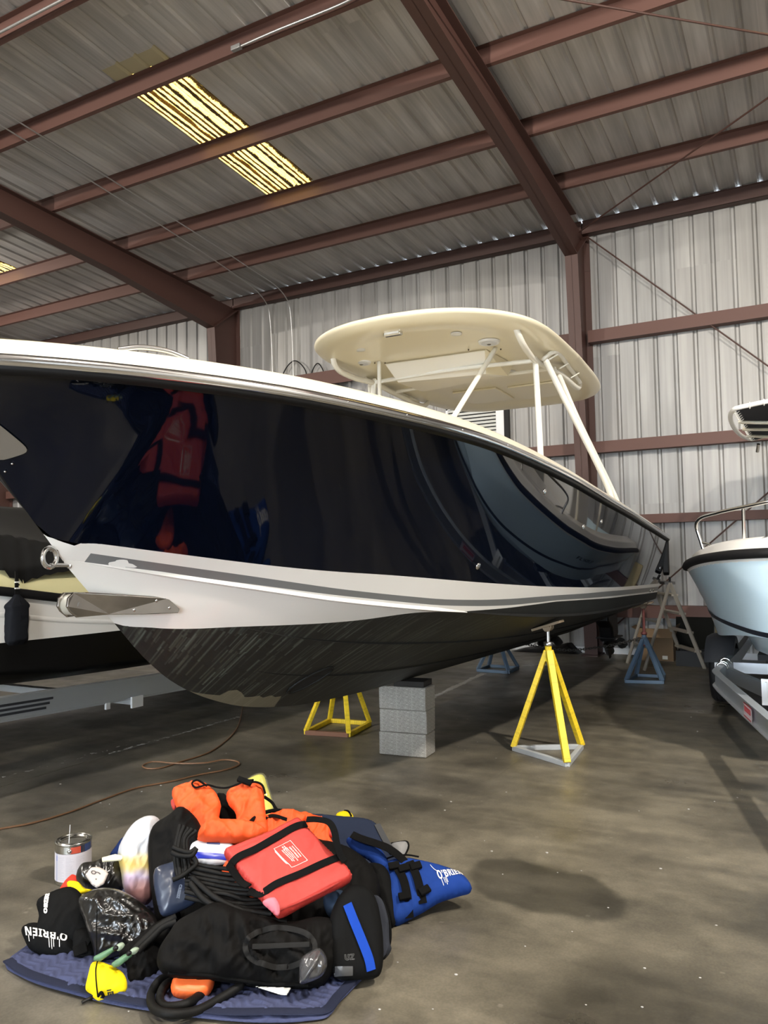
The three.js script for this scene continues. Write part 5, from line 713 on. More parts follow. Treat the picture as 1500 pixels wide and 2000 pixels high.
const C2 = {
  orange: cloth([0.74, 0.085, 0.016], 0.55, { specularIntensity: 0.6 }), red: cloth([0.40, 0.032, 0.024], 0.42, { specularIntensity: 0.8 }), black: cloth([0.0035, 0.0032, 0.003], 0.7), web: cloth([0.004, 0.004, 0.004], 0.85), neo: cloth([0.0035, 0.0035, 0.0035], 0.75),
  vinyl: phys([0.006, 0.0055, 0.005], 0.3, { clearcoat: 0.7, clearcoatRoughness: 0.22, side: THREE.DoubleSide }), blue: cloth([0.010, 0.036, 0.185], 0.8), navy: cloth([0.016, 0.022, 0.042], 0.85), brightBlue: cloth([0.012, 0.06, 0.40], 0.6), yellow: cloth([0.80, 0.62, 0.01], 0.5), rubberRope: phys([0.003, 0.0028, 0.0026], 0.65, { specularIntensity: 0.4 }), clear: phys([0.95, 0.97, 1], 0.12, { transmission: 0.95, thickness: 0, side: THREE.DoubleSide }),
};
// quilted moving blanket
{
  const pl = plane(400, 1900, 0.006, 0), out = [[10, 1884], [60, 1843], [110, 1815], [300, 1720], [500, 1690], [700, 1720], [760, 1840], [688, 1935], [664, 1958], [640, 1988], [612, 1994], [530, 1999], [440, 1997], [345, 1986], [270, 1972], [180, 1954], [90, 1930], [40, 1908]];
  const zig = (x, y) => { const a = 0.62, X = x * Math.cos(a) + y * Math.sin(a), Y = -x * Math.sin(a) + y * Math.cos(a), tri = Math.abs(((Y / 0.11) % 1 + 1) % 1 - 0.5) * 0.055, ph = (X + tri) / 0.030, s = Math.abs(Math.sin(Math.PI * ph)); return 0.012 * Math.sqrt(s); };
  const P = puff(pl, out, { T: 0.012, D: 0.004, R: 0.02, fold: 0.006, fs: 5, seed: 4, g: 0.006, per: 3, extra: (x, y, d) => d > 0.03 ? zig(x, y) : 0, warp: (x, y) => 0.012 * Math.max(0, noise.noise(x * 3, y * 3, 1.5)) });
  const g = soft('moving_blanket', 'navy quilted moving blanket spread on the floor under the heap of gear', 'blanket', P, cloth([0.050, 0.058, 0.115], 0.95), 'quilt');
  const edge = out.slice(6).concat([out[0]]); g.add_('binding', ribbon(P, edge.map(([x, y]) => [x + 0.985 * 0 + (400 - x) * 0.012, y + (1840 - y) * 0.045]), 0.035, 0.004, 0.006), cloth([0.022, 0.026, 0.05], 0.9));
}
// paint can with a stirring stick
{
  const c = onY(142, 1722, 0).add(V(-0.02, 0, -0.02)), g = group('paint_can', scene, V(c.x, 0, c.z)); tag(g, 'metal paint can with white paper label, left of the heap', 'can');
  const r = 0.083, h = 0.192, mt = std([0.55, 0.54, 0.50], 0.22, 1);
  mesh('can', lathe([[0, 0.003], [r - 0.004, 0.003], [r, 0], [r + 0.002, 0.004], [r, 0.01], [r, h - 0.01], [r + 0.003, h - 0.006], [r + 0.0035, h], [r, h + 0.003], [r - 0.006, h + 0.001], [r - 0.008, h - 0.008]], 48), mt, g);
  mesh('lid', lathe([[r - 0.007, h - 0.006], [r - 0.012, h + 0.002], [r - 0.018, h + 0.0005], [r - 0.020, h - 0.006], [r - 0.03, h - 0.008], [0, h - 0.0075]], 48), mt, g);
  const label = canvasTex(1024, 384, (x, w, hh) => { x.fillStyle = '#b9b3b6'; x.fillRect(0, 0, w, hh); const R = seeded(9); x.fillStyle = '#8f92a8'; x.fillRect(250, 0, 30, hh); x.fillStyle = '#5b6aa0'; x.fillRect(252, 30, 26, 70); x.fillStyle = '#9a969c'; for (let k = 0; k < 26; k++) { const y = 40 + k * 12.6, w0 = 300; x.globalAlpha = 0.55 + 0.4 * R(); x.fillRect(w0, y, 80 + 60 * R(), 3.5); x.fillRect(w0 + 160, y, 60 + 90 * R(), 3.5); x.fillRect(w0 + 330, y, 70 + 90 * R(), 3.5); } x.globalAlpha = 1; });
  const a0 = CAMAZ - 1.75, lg = new THREE.CylinderGeometry(r + 0.0012, r + 0.0012, 0.130, 48, 1, true, a0, 3.4); lg.translate(0, 0.083, 0); mesh('paper_label', lg, new THREE.MeshStandardMaterial({ map: label, roughness: 0.7, side: THREE.DoubleSide }), g);
  const band = new THREE.CylinderGeometry(r + 0.0007, r + 0.0007, 0.03, 24, 1, true, CAMAZ + 0.05, 0.55); band.translate(0, 0.165, 0); mesh('red_print', band, std([0.42, 0.06, 0.03], 0.5), g); const bl = new THREE.CylinderGeometry(r + 0.0007, r + 0.0007, 0.05, 24, 1, true, CAMAZ + 0.85, 0.5); bl.translate(0, 0.16, 0); mesh('blue_print', bl, std([0.03, 0.05, 0.14], 0.5), g);
  const ear = V(Math.sin(CAMAZ + 0.0) * r, 0.163, Math.cos(CAMAZ + 0.0) * r); mesh('handle_ear', new THREE.SphereGeometry(0.011, 14, 10).translate(ear.x, ear.y, ear.z), M.chrome, g);
  mesh('stir_wire', rod(V(0.004, h - 0.008, 0.03), V(0.0, h + 0.075, 0.02), 0.0016, 6), M.plastic, g);
}
// black vest with white lettering, left
{
  const pl = plane(115, 1795, 0.12, 0.95), P = puff(pl, [[72, 1760], [100, 1742], [138, 1732], [158, 1745], [178, 1790], [200, 1820], [190, 1850], [130, 1842], [70, 1822], [76, 1790]], { T: 0.045, D: 0.06, fold: 0.004, seed: 2 });
  const g = soft('swim_vest', 'black neoprene vest with white drip lettering at the left edge of the heap', 'life vest', P, C2.neo, 'back_panel');
  const pl2 = plane(100, 1838, 0.055, 0.95), P2 = puff(pl2, [[42, 1813], [60, 1802], [90, 1806], [135, 1815], [150, 1835], [152, 1866], [130, 1872], [90, 1868], [60, 1856], [48, 1836]], { T: 0.045, D: 0.05, fold: 0.003, seed: 3 }); g.add_('front_pad', P2.geo, C2.neo);
  const P3 = puff(plane(165, 1850, 0.05, 0.95), [[146, 1818], [175, 1815], [190, 1835], [185, 1868], [150, 1874]], { T: 0.03, D: 0.04, seed: 8 }); g.add_('side_panel', P3.geo, C2.neo);
  const P2b = { ...P2 }; g.add_('strap', ribbon(P3, [[186, 1820], [172, 1838], [158, 1866]], 0.034, 0.006), C2.web); g.add_('buckle', boxOn(P3, 160, 1858, 0.05, 0.04, 0.012, 0.3, 0.012), C2.web);
  const word = print(768, 384, (c, w, h) => { c.font = 'bold 200px sans-serif'; c.textAlign = 'center'; c.save(); c.translate(w / 2, 130); c.scale(0.86, 1); c.rotate(Math.PI); c.textBaseline = 'middle'; c.fillText("O'BRIEN", 0, 0); c.restore(); c.strokeStyle = '#000'; c.lineWidth = 3; c.strokeRect(90, 110, 590, 5); c.fillStyle = '#fff'; for (const [x, y] of [[95, 300], [430, 360], [470, 380], [505, 340], [600, 330], [180, 250]]) c.fillRect(x, 190, 10, y - 190); });
  g.add_('printed_lettering', decal(P2, [[44, 1804], [141, 1822], [139, 1862], [50, 1850]], 24, 10, 0.003), word);
  const w2 = print(256, 512, (c, w, h) => { c.font = 'bold 150px sans-serif'; c.textAlign = 'center'; c.translate(w / 2, h / 2); c.rotate(-Math.PI / 2); c.textBaseline = 'middle'; c.lineWidth = 14; c.strokeText('OBIBI', 0, 0); }); g.add_('printed_logo', decal(P, [[86, 1742], [105, 1744], [99, 1794], [85, 1792]], 6, 16, 0.003), w2);
}
// red and yellow straps
{ const pl = plane(130, 1725, 0.14, 0.8), P = puff(pl, [[116, 1738], [140, 1708], [150, 1712], [150, 1722], [136, 1740], [122, 1742]], { T: 0.012, seed: 5, fold: 0.001 }); soft('red_strap', 'red webbing strap poking out in front of the paint can', 'strap', P, cloth([0.6, 0.035, 0.02], 0.6), 'webbing'); }
{ const pl = plane(150, 1750, 0.17, 0.85), P = puff(pl, [[131, 1722], [152, 1722], [166, 1735], [184, 1738], [170, 1744], [156, 1748], [152, 1762], [149, 1778], [141, 1755]], { T: 0.016, seed: 6, fold: 0.003 }); soft('yellow_pouch_flap', 'yellow fabric flap wedged between the black vest and black bag', 'fabric', P, C2.yellow, 'flap'); }
// black shiny bag bodies at the left
{ const pl = plane(240, 1800, 0.14, 0.9), P = puff(pl, [[152, 1760], [175, 1742], [215, 1735], [255, 1748], [290, 1775], [318, 1810], [310, 1838], [270, 1858], [225, 1868], [190, 1872], [178, 1840], [165, 1800]], { T: 0.08, D: 0.12, R: 0.10, fold: 0.016, fs: 13, seed: 11, dir: 0.9 }); const g = soft('dry_bag', 'crumpled glossy black bag between the vest and the mesh bag', 'bag', P, C2.vinyl, 'bag_body'); g.add_('drawcord', tube([[196, 1790], [194, 1830], [192, 1868], [192, 1900]].map(([x, y]) => P.surf(x, Math.min(y, 1866), 0.01)), 0.0025, false, 6, 40), C2.web); }
{ const pl = plane(200, 1712, 0.20, 0.9), P = puff(pl, [[148, 1715], [160, 1688], [185, 1683], [215, 1673], [240, 1675], [250, 1690], [247, 1715], [238, 1738], [205, 1745], [180, 1738], [160, 1730]], { T: 0.06, D: 0.07, R: 0.07, fold: 0.010, fs: 14, seed: 12 });
  const g = soft('mask_bag', 'small glossy black pouch with a pale badge, in front of the towel', 'pouch', P, C2.vinyl, 'pouch');
  const B = puff(plane(190, 1716, 0.235, 0.9), [[166, 1709], [178, 1694], [193, 1693], [207, 1700], [212, 1706], [203, 1727], [189, 1735], [179, 1728]], { T: 0.008, D: 0.01, R: 0.008, sharp: true, fold: 0.0006, seed: 3 }); g.add_('badge', B.geo, std([0.42, 0.37, 0.34], 0.55)); g.add_('badge_print', decal(B, [[172, 1699], [204, 1702], [200, 1724], [176, 1722]], 8, 8, 0.002), print(256, 256, (c) => { c.lineWidth = 20; c.beginPath(); c.arc(90, 60, 34, 0, 7); c.stroke(); c.beginPath(); c.moveTo(124, 50); c.quadraticCurveTo(180, 40, 200, 90); c.stroke(); c.fillRect(120, 190, 22, 30); }, [0.06, 0.05, 0.05])); }
// pale towel in a clear bag, blue stuff behind it
{ const pl = plane(262, 1690, 0.24, 1.0), P = puff(pl, [[230, 1665], [242, 1635], [262, 1608], [282, 1596], [300, 1594], [312, 1602], [306, 1650], [304, 1700], [300, 1750], [285, 1768], [262, 1758], [243, 1740], [236, 1705]], { T: 0.07, D: 0.07, R: 0.07, fold: 0.014, fs: 8, seed: 14 });
  const [a0, b0] = pl.at(262, 1690), sc = 0.4, dye = dataTex(256, 256, (u, v) => { const n = fbm(u * 4, v * 4, 3), t = v + 0.25 * (n - 0.5), s = u + 0.2 * (fbm(u * 5 + 9, v * 5, 2) - 0.5), m = (a, b, k) => a.map((q, i) => lerp(q, b[i], k)); let c = m([205, 150, 150], [214, 196, 232], sstep(t, 0.25, 0.42)); c = m(c, [250, 215, 120], sstep(t, 0.38, 0.52)); c = m(c, [238, 240, 246], sstep(t, 0.52, 0.66)); c = m(c, [205, 210, 110], 0.8 * sstep(0.46 - s, 0, 0.12) * sstep(0.7 - t, 0, 0.2)); return c; });
  const uv = P.geo.attributes.uv; for (let i = 0; i < uv.count; i++) uv.setXY(i, (uv.getX(i) - a0) / sc + 0.5, (uv.getY(i) - b0) / sc + 0.5);
  soft('tie_dye_towel', 'pale tie-dyed towel in a clear bag standing behind the black pouch', 'towel', P, phys([0.55, 0.55, 0.55], 0.6, { map: dye, clearcoat: 0.35, clearcoatRoughness: 0.3, side: THREE.DoubleSide }), 'towel'); }
{ const pl = plane(240, 1652, 0.05, 0.6), P = puff(pl, [[214, 1672], [225, 1655], [236, 1640], [250, 1632], [256, 1645], [244, 1668], [226, 1676]], { T: 0.03, seed: 15 }); soft('blue_stuff_sack', 'dark blue bag corner sticking out left of the towel', 'bag', P, cloth([0.012, 0.03, 0.13], 0.6), 'sack'); }
{ const pl = plane(200, 1712, 0.235, 0.9), P = puff(pl, [[198, 1675], [225, 1668], [245, 1672], [236, 1681], [200, 1684]], { T: 0.008, sharp: true, fold: 0.0005 }); soft('cream_tag', 'cream plastic strip lying on the small glossy pouch', 'strip', P, std([0.8, 0.76, 0.55], 0.5), 'strip'); }
// tall black mesh bag with blue gear showing through its window, rope coil hung over it
{
  const pl = plane(335, 1710, 0.24, 1.0), P = puff(pl, [[290, 1640], [300, 1612], [330, 1592], [352, 1575], [385, 1600], [400, 1640], [410, 1700], [420, 1760], [395, 1800], [345, 1825], [312, 1815], [298, 1760], [291, 1700]], { T: 0.07, D: 0.14, R: 0.08, fold: 0.018, fs: 9, seed: 17 });
  const g = soft('mesh_bag', 'tall black mesh bag propping up the orange vests, blue pack inside', 'bag', P, C2.black, 'bag_body');
  const W = puff(plane(352, 1752, 0.245, 1.0), [[302, 1698], [330, 1685], [352, 1680], [380, 1720], [400, 1742], [384, 1762], [345, 1783], [318, 1790], [306, 1760]], { T: 0.035, D: 0.03, R: 0.07, fold: 0.004, seed: 18 }); g.add_('blue_pack', W.geo, phys([0.016, 0.024, 0.05], 0.4, { clearcoat: 0.3, clearcoatRoughness: 0.2 }));
  g.add_('printed_logo', decal(W, [[352, 1722], [361, 1722], [352, 1768], [341, 1766]], 4, 14, 0.003), print(96, 384, (c, w, h) => { c.translate(w / 2, h / 2); c.rotate(Math.PI / 2); c.font = 'bold 70px sans-serif'; c.textAlign = 'center'; c.textBaseline = 'middle'; c.lineWidth = 4; c.strokeText('CRESSI', 0, 0); }, [0.35, 0.4, 0.5]));
  const rp = (pts, Y, t, lift) => { const q = plane(380, 1700, Y, t); return pts.map(([x, y, h]) => { const [a, b] = q.at(x, y); return q.pt(a, b, (h ?? 0) + lift); }); };
  const rg = group('rope_coil', scene, V(P.pl.o.x, 0.2, P.pl.o.z)); tag(rg, 'black rope coil bundled with a wrap, hanging on the mesh bag', 'rope'); const off = rg.position;
  const addR = (n, pts, r) => mesh(n, tube(pts, r, false, 8, 50).translate(-off.x, -off.y, -off.z), C2.rubberRope, rg);
  for (let k = 0; k < 5; k++) addR('strand', rp([[352 + k * 8, 1612 + k * 3], [346 + k * 5, 1640], [342 + k * 6, 1668], [345 + k * 6, 1700], [350 + k * 3, 1718 - k]], 0.36, 1.0, 0.012 + 0.006 * (k % 2)), 0.0085);
  addR('wrap', rp([[338, 1658], [352, 1664], [372, 1668], [384, 1660], [376, 1674], [350, 1674], [336, 1668]], 0.37, 1.0, 0.03), 0.009); addR('strand', rp([[338, 1722], [352, 1716], [372, 1702], [384, 1690], [378, 1676]], 0.36, 1.0, 0.03), 0.009);
}
// long rope and hose strands across the heap
{
  const q = plane(440, 1735, 0.30, 0.7), g = group('rope_bundle', scene, q.o.clone()); tag(g, 'black rope strands lying across the heap below the red cushion', 'rope');
  const R = seeded(44); for (let k = 0; k < 9; k++) { const y = 1700 + k * 8.5, pts = [[362, y - 14 + 3 * R()], [400, y - 4], [440, y + 6 * R()], [480, y + 5 + 6 * R()], [525, y + 6 + 4 * R()]].map(([x, yy]) => { const [a, b] = q.at(x, yy); return q.pt(a, b, 0.01 + 0.012 * R()).sub(q.o); }); mesh('strand', tube(pts, 0.0085, false, 8, 40), C2.rubberRope, g); }
  const l2 = [[[372, 1732], [400, 1765], [450, 1790], [505, 1800], [560, 1808]], [[376, 1722], [420, 1760], [470, 1784], [530, 1792]]]; for (const L of l2) mesh('strand', tube(L.map(([x, yy]) => { const [a, b] = q.at(x, yy); return q.pt(a, b, 0.028).sub(q.o); }), 0.011, false, 8, 50), C2.rubberRope, g);
}
// white and blue packet
{ const pl = plane(415, 1668, 0.34, 0.75), P = puff(pl, [[372, 1652], [385, 1642], [450, 1645], [458, 1658], [452, 1682], [415, 1690], [375, 1678]], { T: 0.02, fold: 0.002, seed: 22 }); const g = soft('packet', 'white and blue plastic packet under the front orange vest', 'packet', P, std([0.55, 0.55, 0.58], 0.35), 'packet'); g.add_('blue_band', decal(P, [[374, 1668], [453, 1674], [448, 1684], [376, 1680]], 12, 3, 0.002), std([0.01, 0.02, 0.30], 0.3)); g.add_('print', decal(P, [[404, 1647], [430, 1649], [430, 1655], [404, 1653]], 6, 2, 0.002), std([0.03, 0.05, 0.16], 0.5)); }
// core of the heap: a large black duffel lying under everything
{ const pl = plane(560, 1740, 0.17, 0.5), P = puff(pl, [[330, 1700], [420, 1650], [560, 1640], [680, 1660], [740, 1720], [720, 1800], [620, 1850], [480, 1850], [360, 1800]], { T: 0.09, D: 0.12, R: 0.16, fold: 0.014, fs: 9, seed: 25 }); soft('gear_duffel', 'large black duffel in the middle of the heap under the red cushion', 'bag', P, C2.black, 'bag_body'); }
// front mesh duffel with a grey oval panel
{
  const pl = plane(480, 1865, 0.13, 1.05), P = puff(pl, [[306, 1880], [312, 1850], [330, 1822], [345, 1800], [380, 1780], [420, 1762], [470, 1776], [520, 1790], [570, 1800], [620, 1790], [655, 1800], [662, 1850], [650, 1900], [625, 1928], [590, 1934], [500, 1928], [420, 1916], [350, 1912], [318, 1902]], { T: 0.085, D: 0.12, R: 0.10, fold: 0.026, fs: 9, seed: 27, dir: 0.5 });
  const g = soft('mesh_duffel', 'black mesh duffel with grey oval panel, front of the heap', 'bag', P, C2.black, 'bag_body');
  const oval = []; for (let i = 0; i <= 30; i++) { const a = i / 30 * 6.283; oval.push([545 + 66 * Math.cos(a), 1854 + 38 * Math.sin(a)]); } g.add_('oval_trim', ribbon(P, oval, 0.018, 0.008, 0.003), cloth([0.018, 0.0175, 0.017], 0.7)); g.add_('cross_trim', ribbon(P, [[492, 1854], [530, 1852], [600, 1850]], 0.016, 0.009, 0.003), cloth([0.018, 0.0175, 0.017], 0.7));
  g.add_('clear_panel', puff(plane(606, 1892, 0.13, 1.05), [[588, 1872], [606, 1858], [626, 1852], [640, 1880], [630, 1905], [605, 1918], [586, 1922], [584, 1900]], { T: 0.05, D: 0.02, R: 0.05, fold: 0.012, fs: 20, seed: 30 }).geo, phys([0.055, 0.054, 0.056], 0.25, { clearcoat: 0.8, clearcoatRoughness: 0.15 }));
  g.add_('piping', tube([[330, 1908], [420, 1914], [500, 1926], [600, 1932]].map(([x, y]) => P.surf(x, y - 6, 0.006)), 0.006, false, 8, 60), C2.web);
}
// dark fins between the yellow pouch and the duffel
{ const pl = plane(285, 1860, 0.07, 0.8), P = puff(pl, [[232, 1862], [270, 1830], [310, 1800], [340, 1790], [345, 1820], [318, 1850], [312, 1895], [285, 1930], [245, 1935], [248, 1890]], { T: 0.06, D: 0.07, R: 0.08, fold: 0.024, fs: 11, seed: 33 }); soft('swim_fin_bag', 'black fabric swim fin bag right of the yellow pouch', 'bag', P, C2.black, 'bag_body'); }
{ const q = plane(290, 1815, 0.17, 0.9), g = group('snorkel_hoses', scene, q.o.clone()); tag(g, 'pair of black ribbed hoses running over the fin bag', 'hose'); for (const d of [0, 9]) mesh('hose', tube([[262 + d, 1862], [275 + d, 1848], [292 + d, 1832], [310 + d, 1815], [345, 1795 + d]].map(([x, y]) => { const [a, b] = q.at(x, y); return q.pt(a, b, 0.03).sub(q.o); }), 0.013, false, 10, 40), C2.rubberRope, g); }
// green plastic fin blades with black buckles
for (const [k, pts, l] of [[0, [[183, 1868], [222, 1848], [226, 1856], [196, 1878], [182, 1876]], 'pale green plastic fin strap, left of the pair above the yellow pouch'], [1, [[216, 1882], [242, 1864], [262, 1858], [258, 1868], [232, 1888], [222, 1890]], 'pale green plastic fin strap, right of the pair above the yellow pouch']]) { const P = puff(plane(220, 1868, 0.13, 0.9), pts, { T: 0.012, sharp: true, fold: 0.001, seed: 35 + k }); const g = soft('fin_blade', l, 'fin', P, std([0.085, 0.18, 0.10], 0.45), 'blade'); g.add_('buckle', puff(plane(240, 1852, 0.16, 0.9), k ? [[250, 1862], [262, 1850], [272, 1852], [264, 1864]] : [[224, 1850], [238, 1840], [244, 1846], [232, 1858]], { T: 0.014, fold: 0.001 }).geo, std([0.26, 0.33, 0.25], 0.5)); g.add_('clip', puff(plane(244, 1856, 0.17, 0.9), k ? [[246, 1862], [254, 1856], [258, 1862], [250, 1868]] : [[220, 1852], [228, 1846], [232, 1852], [224, 1858]], { T: 0.012, fold: 0.001 }).geo, M.black); }
// yellow pouch
{
  const pl = plane(208, 1915, 0.055, 0.95), P = puff(pl, [[180, 1880], [195, 1878], [218, 1886], [240, 1900], [248, 1918], [246, 1936], [225, 1947], [196, 1957], [184, 1950], [177, 1942], [167, 1932], [172, 1905]], { T: 0.035, D: 0.045, R: 0.06, fold: 0.007, fs: 11, seed: 38, dir: 1.2 });
  const g = soft('yellow_pouch', 'yellow drawstring pouch at the front left of the heap', 'pouch', P, C2.yellow, 'pouch');
  g.add_('drawcord', tube([[191, 1876], [190, 1900], [192, 1930], [193, 1948]].map(([x, y]) => P.surf(x, y, 0.004)), 0.0025, false, 6, 40), C2.web); g.add_('cord_end', tube([P.surf(194, 1948, 0.005), P.surf(201, 1942, 0.012), P.surf(205, 1950, 0.004)], 0.005, false, 8, 20), C2.web); g.add_('toggle', rod(onY(160, 1958, 0.012), onY(180, 1948, 0.015), 0.006), M.black);
  g.add_('printed_mark', decal(P, [[210, 1936], [224, 1933], [225, 1947], [212, 1951]], 5, 5, 0.003), print(128, 128, (c) => { c.fillRect(8, 44, 110, 76); c.fillStyle = '#000'; c.font = 'bold 60px sans-serif'; c.textAlign = 'center'; c.fillText('CI', 64, 104); c.fillStyle = '#fff'; c.fillRect(8, 10, 80, 18); }, [0.02, 0.02, 0.015]));
}
// coil of black hose with an orange flotation block
{
  const g = group('black_hose', scene, onY(370, 1940, 0)); tag(g, 'thick black hose looped at the front edge of the blanket', 'hose'); const o = g.position;
  for (const L of [[[345, 1905], [312, 1915], [296, 1940], [300, 1968], [330, 1980], [380, 1975], [430, 1950], [470, 1925]], [[350, 1912], [322, 1925], [312, 1950], [325, 1966], [360, 1962], [395, 1940], [425, 1916]]]) mesh('loop', caps(tube(L.map(([x, y], i) => onY(x, y, 0.045 + 0.01 * Math.sin(i * 2)).sub(o)), 0.015, false, 12, 80), L.map(([x, y], i) => onY(x, y, 0.045 + 0.01 * Math.sin(i * 2)).sub(o)), 0.015), C2.rubberRope, g);
  const P = puff(plane(372, 1935, 0.045, 0.6), [[334, 1922], [345, 1908], [360, 1902], [415, 1904], [418, 1925], [400, 1948], [370, 1952], [338, 1944]], { T: 0.035, D: 0.03, R: 0.02, fold: 0.001, per: 3 }); const b = soft('orange_float', 'orange plastic float between the hose loops', 'float', P, std([0.80, 0.14, 0.03], 0.45), 'body'); b.add_('label_plate', decal(P, [[362, 1905], [398, 1907], [390, 1918], [356, 1916]], 8, 4, 0.003), std([0.12, 0.10, 0.09], 0.4));
}
// white paper
{ const P = puff(plane(530, 1934, 0.05, 0.25), [[494, 1926], [569, 1929], [560, 1944], [548, 1943]], { T: 0.002, sharp: true, fold: 0.001 }); soft('paper_sheet', 'white paper corner under the front mesh duffel', 'paper', P, std([0.75, 0.74, 0.71], 0.7), 'sheet'); }
// navy mat behind
{ const pl = plane(690, 1640, 0.17, 0.45), P = puff(pl, [[560, 1596], [600, 1592], [660, 1596], [715, 1602], [736, 1612], [752, 1640], [775, 1672], [768, 1700], [700, 1720], [600, 1700], [540, 1640]], { T: 0.022, D: 0.03, R: 0.02, fold: 0.003, fs: 4, seed: 50 }); const g = soft('foam_mat', 'navy padded mat leaning at the back of the heap', 'mat', P, C2.navy, 'mat'); g.add_('edge_strip', ribbon(P, [[736, 1618], [750, 1645], [768, 1676]], 0.03, 0.004, 0.004), cloth([0.06, 0.062, 0.066], 0.9)); }
{ const pl = plane(783, 1662, 0.06, 0.5), P = puff(pl, [[762, 1652], [780, 1646], [794, 1647], [798, 1655], [792, 1672], [784, 1682], [772, 1676]], { T: 0.035, seed: 51, fold: 0.002 }); const g = soft('water_shoe', 'grey mesh water shoe behind the blue vest', 'shoe', P, cloth([0.22, 0.22, 0.22], 0.9), 'upper'); g.add_('trim', ribbon(P, [[764, 1651], [780, 1646], [794, 1648], [797, 1657], [790, 1674]], 0.012, 0.002), C2.web); }
{ const pl = plane(673, 1594, 0.045, 0.5), P = puff(pl, [[656, 1592], [664, 1587], [680, 1586], [690, 1594], [688, 1602], [658, 1602]], { T: 0.03, seed: 52, fold: 0.002 }); const g = soft('yellow_float', 'small yellow float peeking out behind the navy mat', 'float', P, C2.yellow, 'body'); g.add_('strap', ribbon(P, [[672, 1586], [680, 1592], [686, 1600]], 0.01, 0.003), C2.web); }
// yellow item in clear bag behind the orange vest
{ const pl = plane(500, 1550, 0.36, 1.1), P = puff(pl, [[470, 1536], [502, 1513], [514, 1514], [522, 1535], [532, 1570], [536, 1640], [520, 1660], [484, 1655], [474, 1590]], { T: 0.05, seed: 53, fold: 0.006 }); const g = soft('yellow_rope_bag', 'yellow throw bag in clear plastic behind the front orange vest', 'throw bag', P, cloth([0.72, 0.66, 0.10], 0.5), 'bag'); g.add_('clear_wrap', puff(plane(500, 1550, 0.365, 1.1), [[466, 1538], [500, 1511], [516, 1511], [525, 1535], [536, 1574], [540, 1642], [522, 1664], [480, 1658], [470, 1595]], { T: 0.06, D: 0.06, seed: 54, fold: 0.012, fs: 16 }).geo, C2.clear); }
// orange vests
function vest(name, label, parts, mat, seed) { let g; parts.forEach(([pl, px, o], i) => { const P = puff(pl, px, { T: 0.034, D: 0.04, R: 0.03, fold: 0.010, fs: 13, per: 2, seed: seed + i, ...o }); if (!i) { g = soft(name, label, 'life vest', P, mat, o.n); g.P = [P]; } else { g.add_(o.n, P.geo, mat); g.P.push(P); } }); return g; }
{
  const pb = plane(610, 1640, 0.30, 0.6), g = vest('life_vest', 'orange life vest lying under the red cushion', [[pb, [[500, 1640], [510, 1600], [545, 1588], [580, 1586], [600, 1600], [560, 1625], [520, 1650]], { n: 'front_panel' }], [plane(610, 1620, 0.31, 0.6), [[572, 1592], [600, 1590], [640, 1606], [656, 1622], [645, 1640], [660, 1655], [675, 1665], [665, 1690], [688, 1708], [672, 1705], [640, 1680], [600, 1640]], { n: 'front_panel' }]], C2.orange, 60);
  g.add_('strap', ribbon(g.P[0], [[505, 1611], [530, 1608], [560, 1612]], 0.016, 0.004), C2.web);
  const pr = puff(plane(640, 1612, 0.325, 0.5), [[628, 1612], [658, 1618], [650, 1636], [632, 1630]], { T: 0.012, seed: 3, sharp: true }); g.add_('tab', pr.geo, C2.red);
  const L = plane(470, 1690, 0.31, 0.7), lo = puff(L, [[433, 1705], [445, 1678], [470, 1670], [500, 1690], [520, 1760], [500, 1760], [455, 1720]], { T: 0.02, seed: 66 }); g.add_('collar', lo.geo, C2.orange);
}
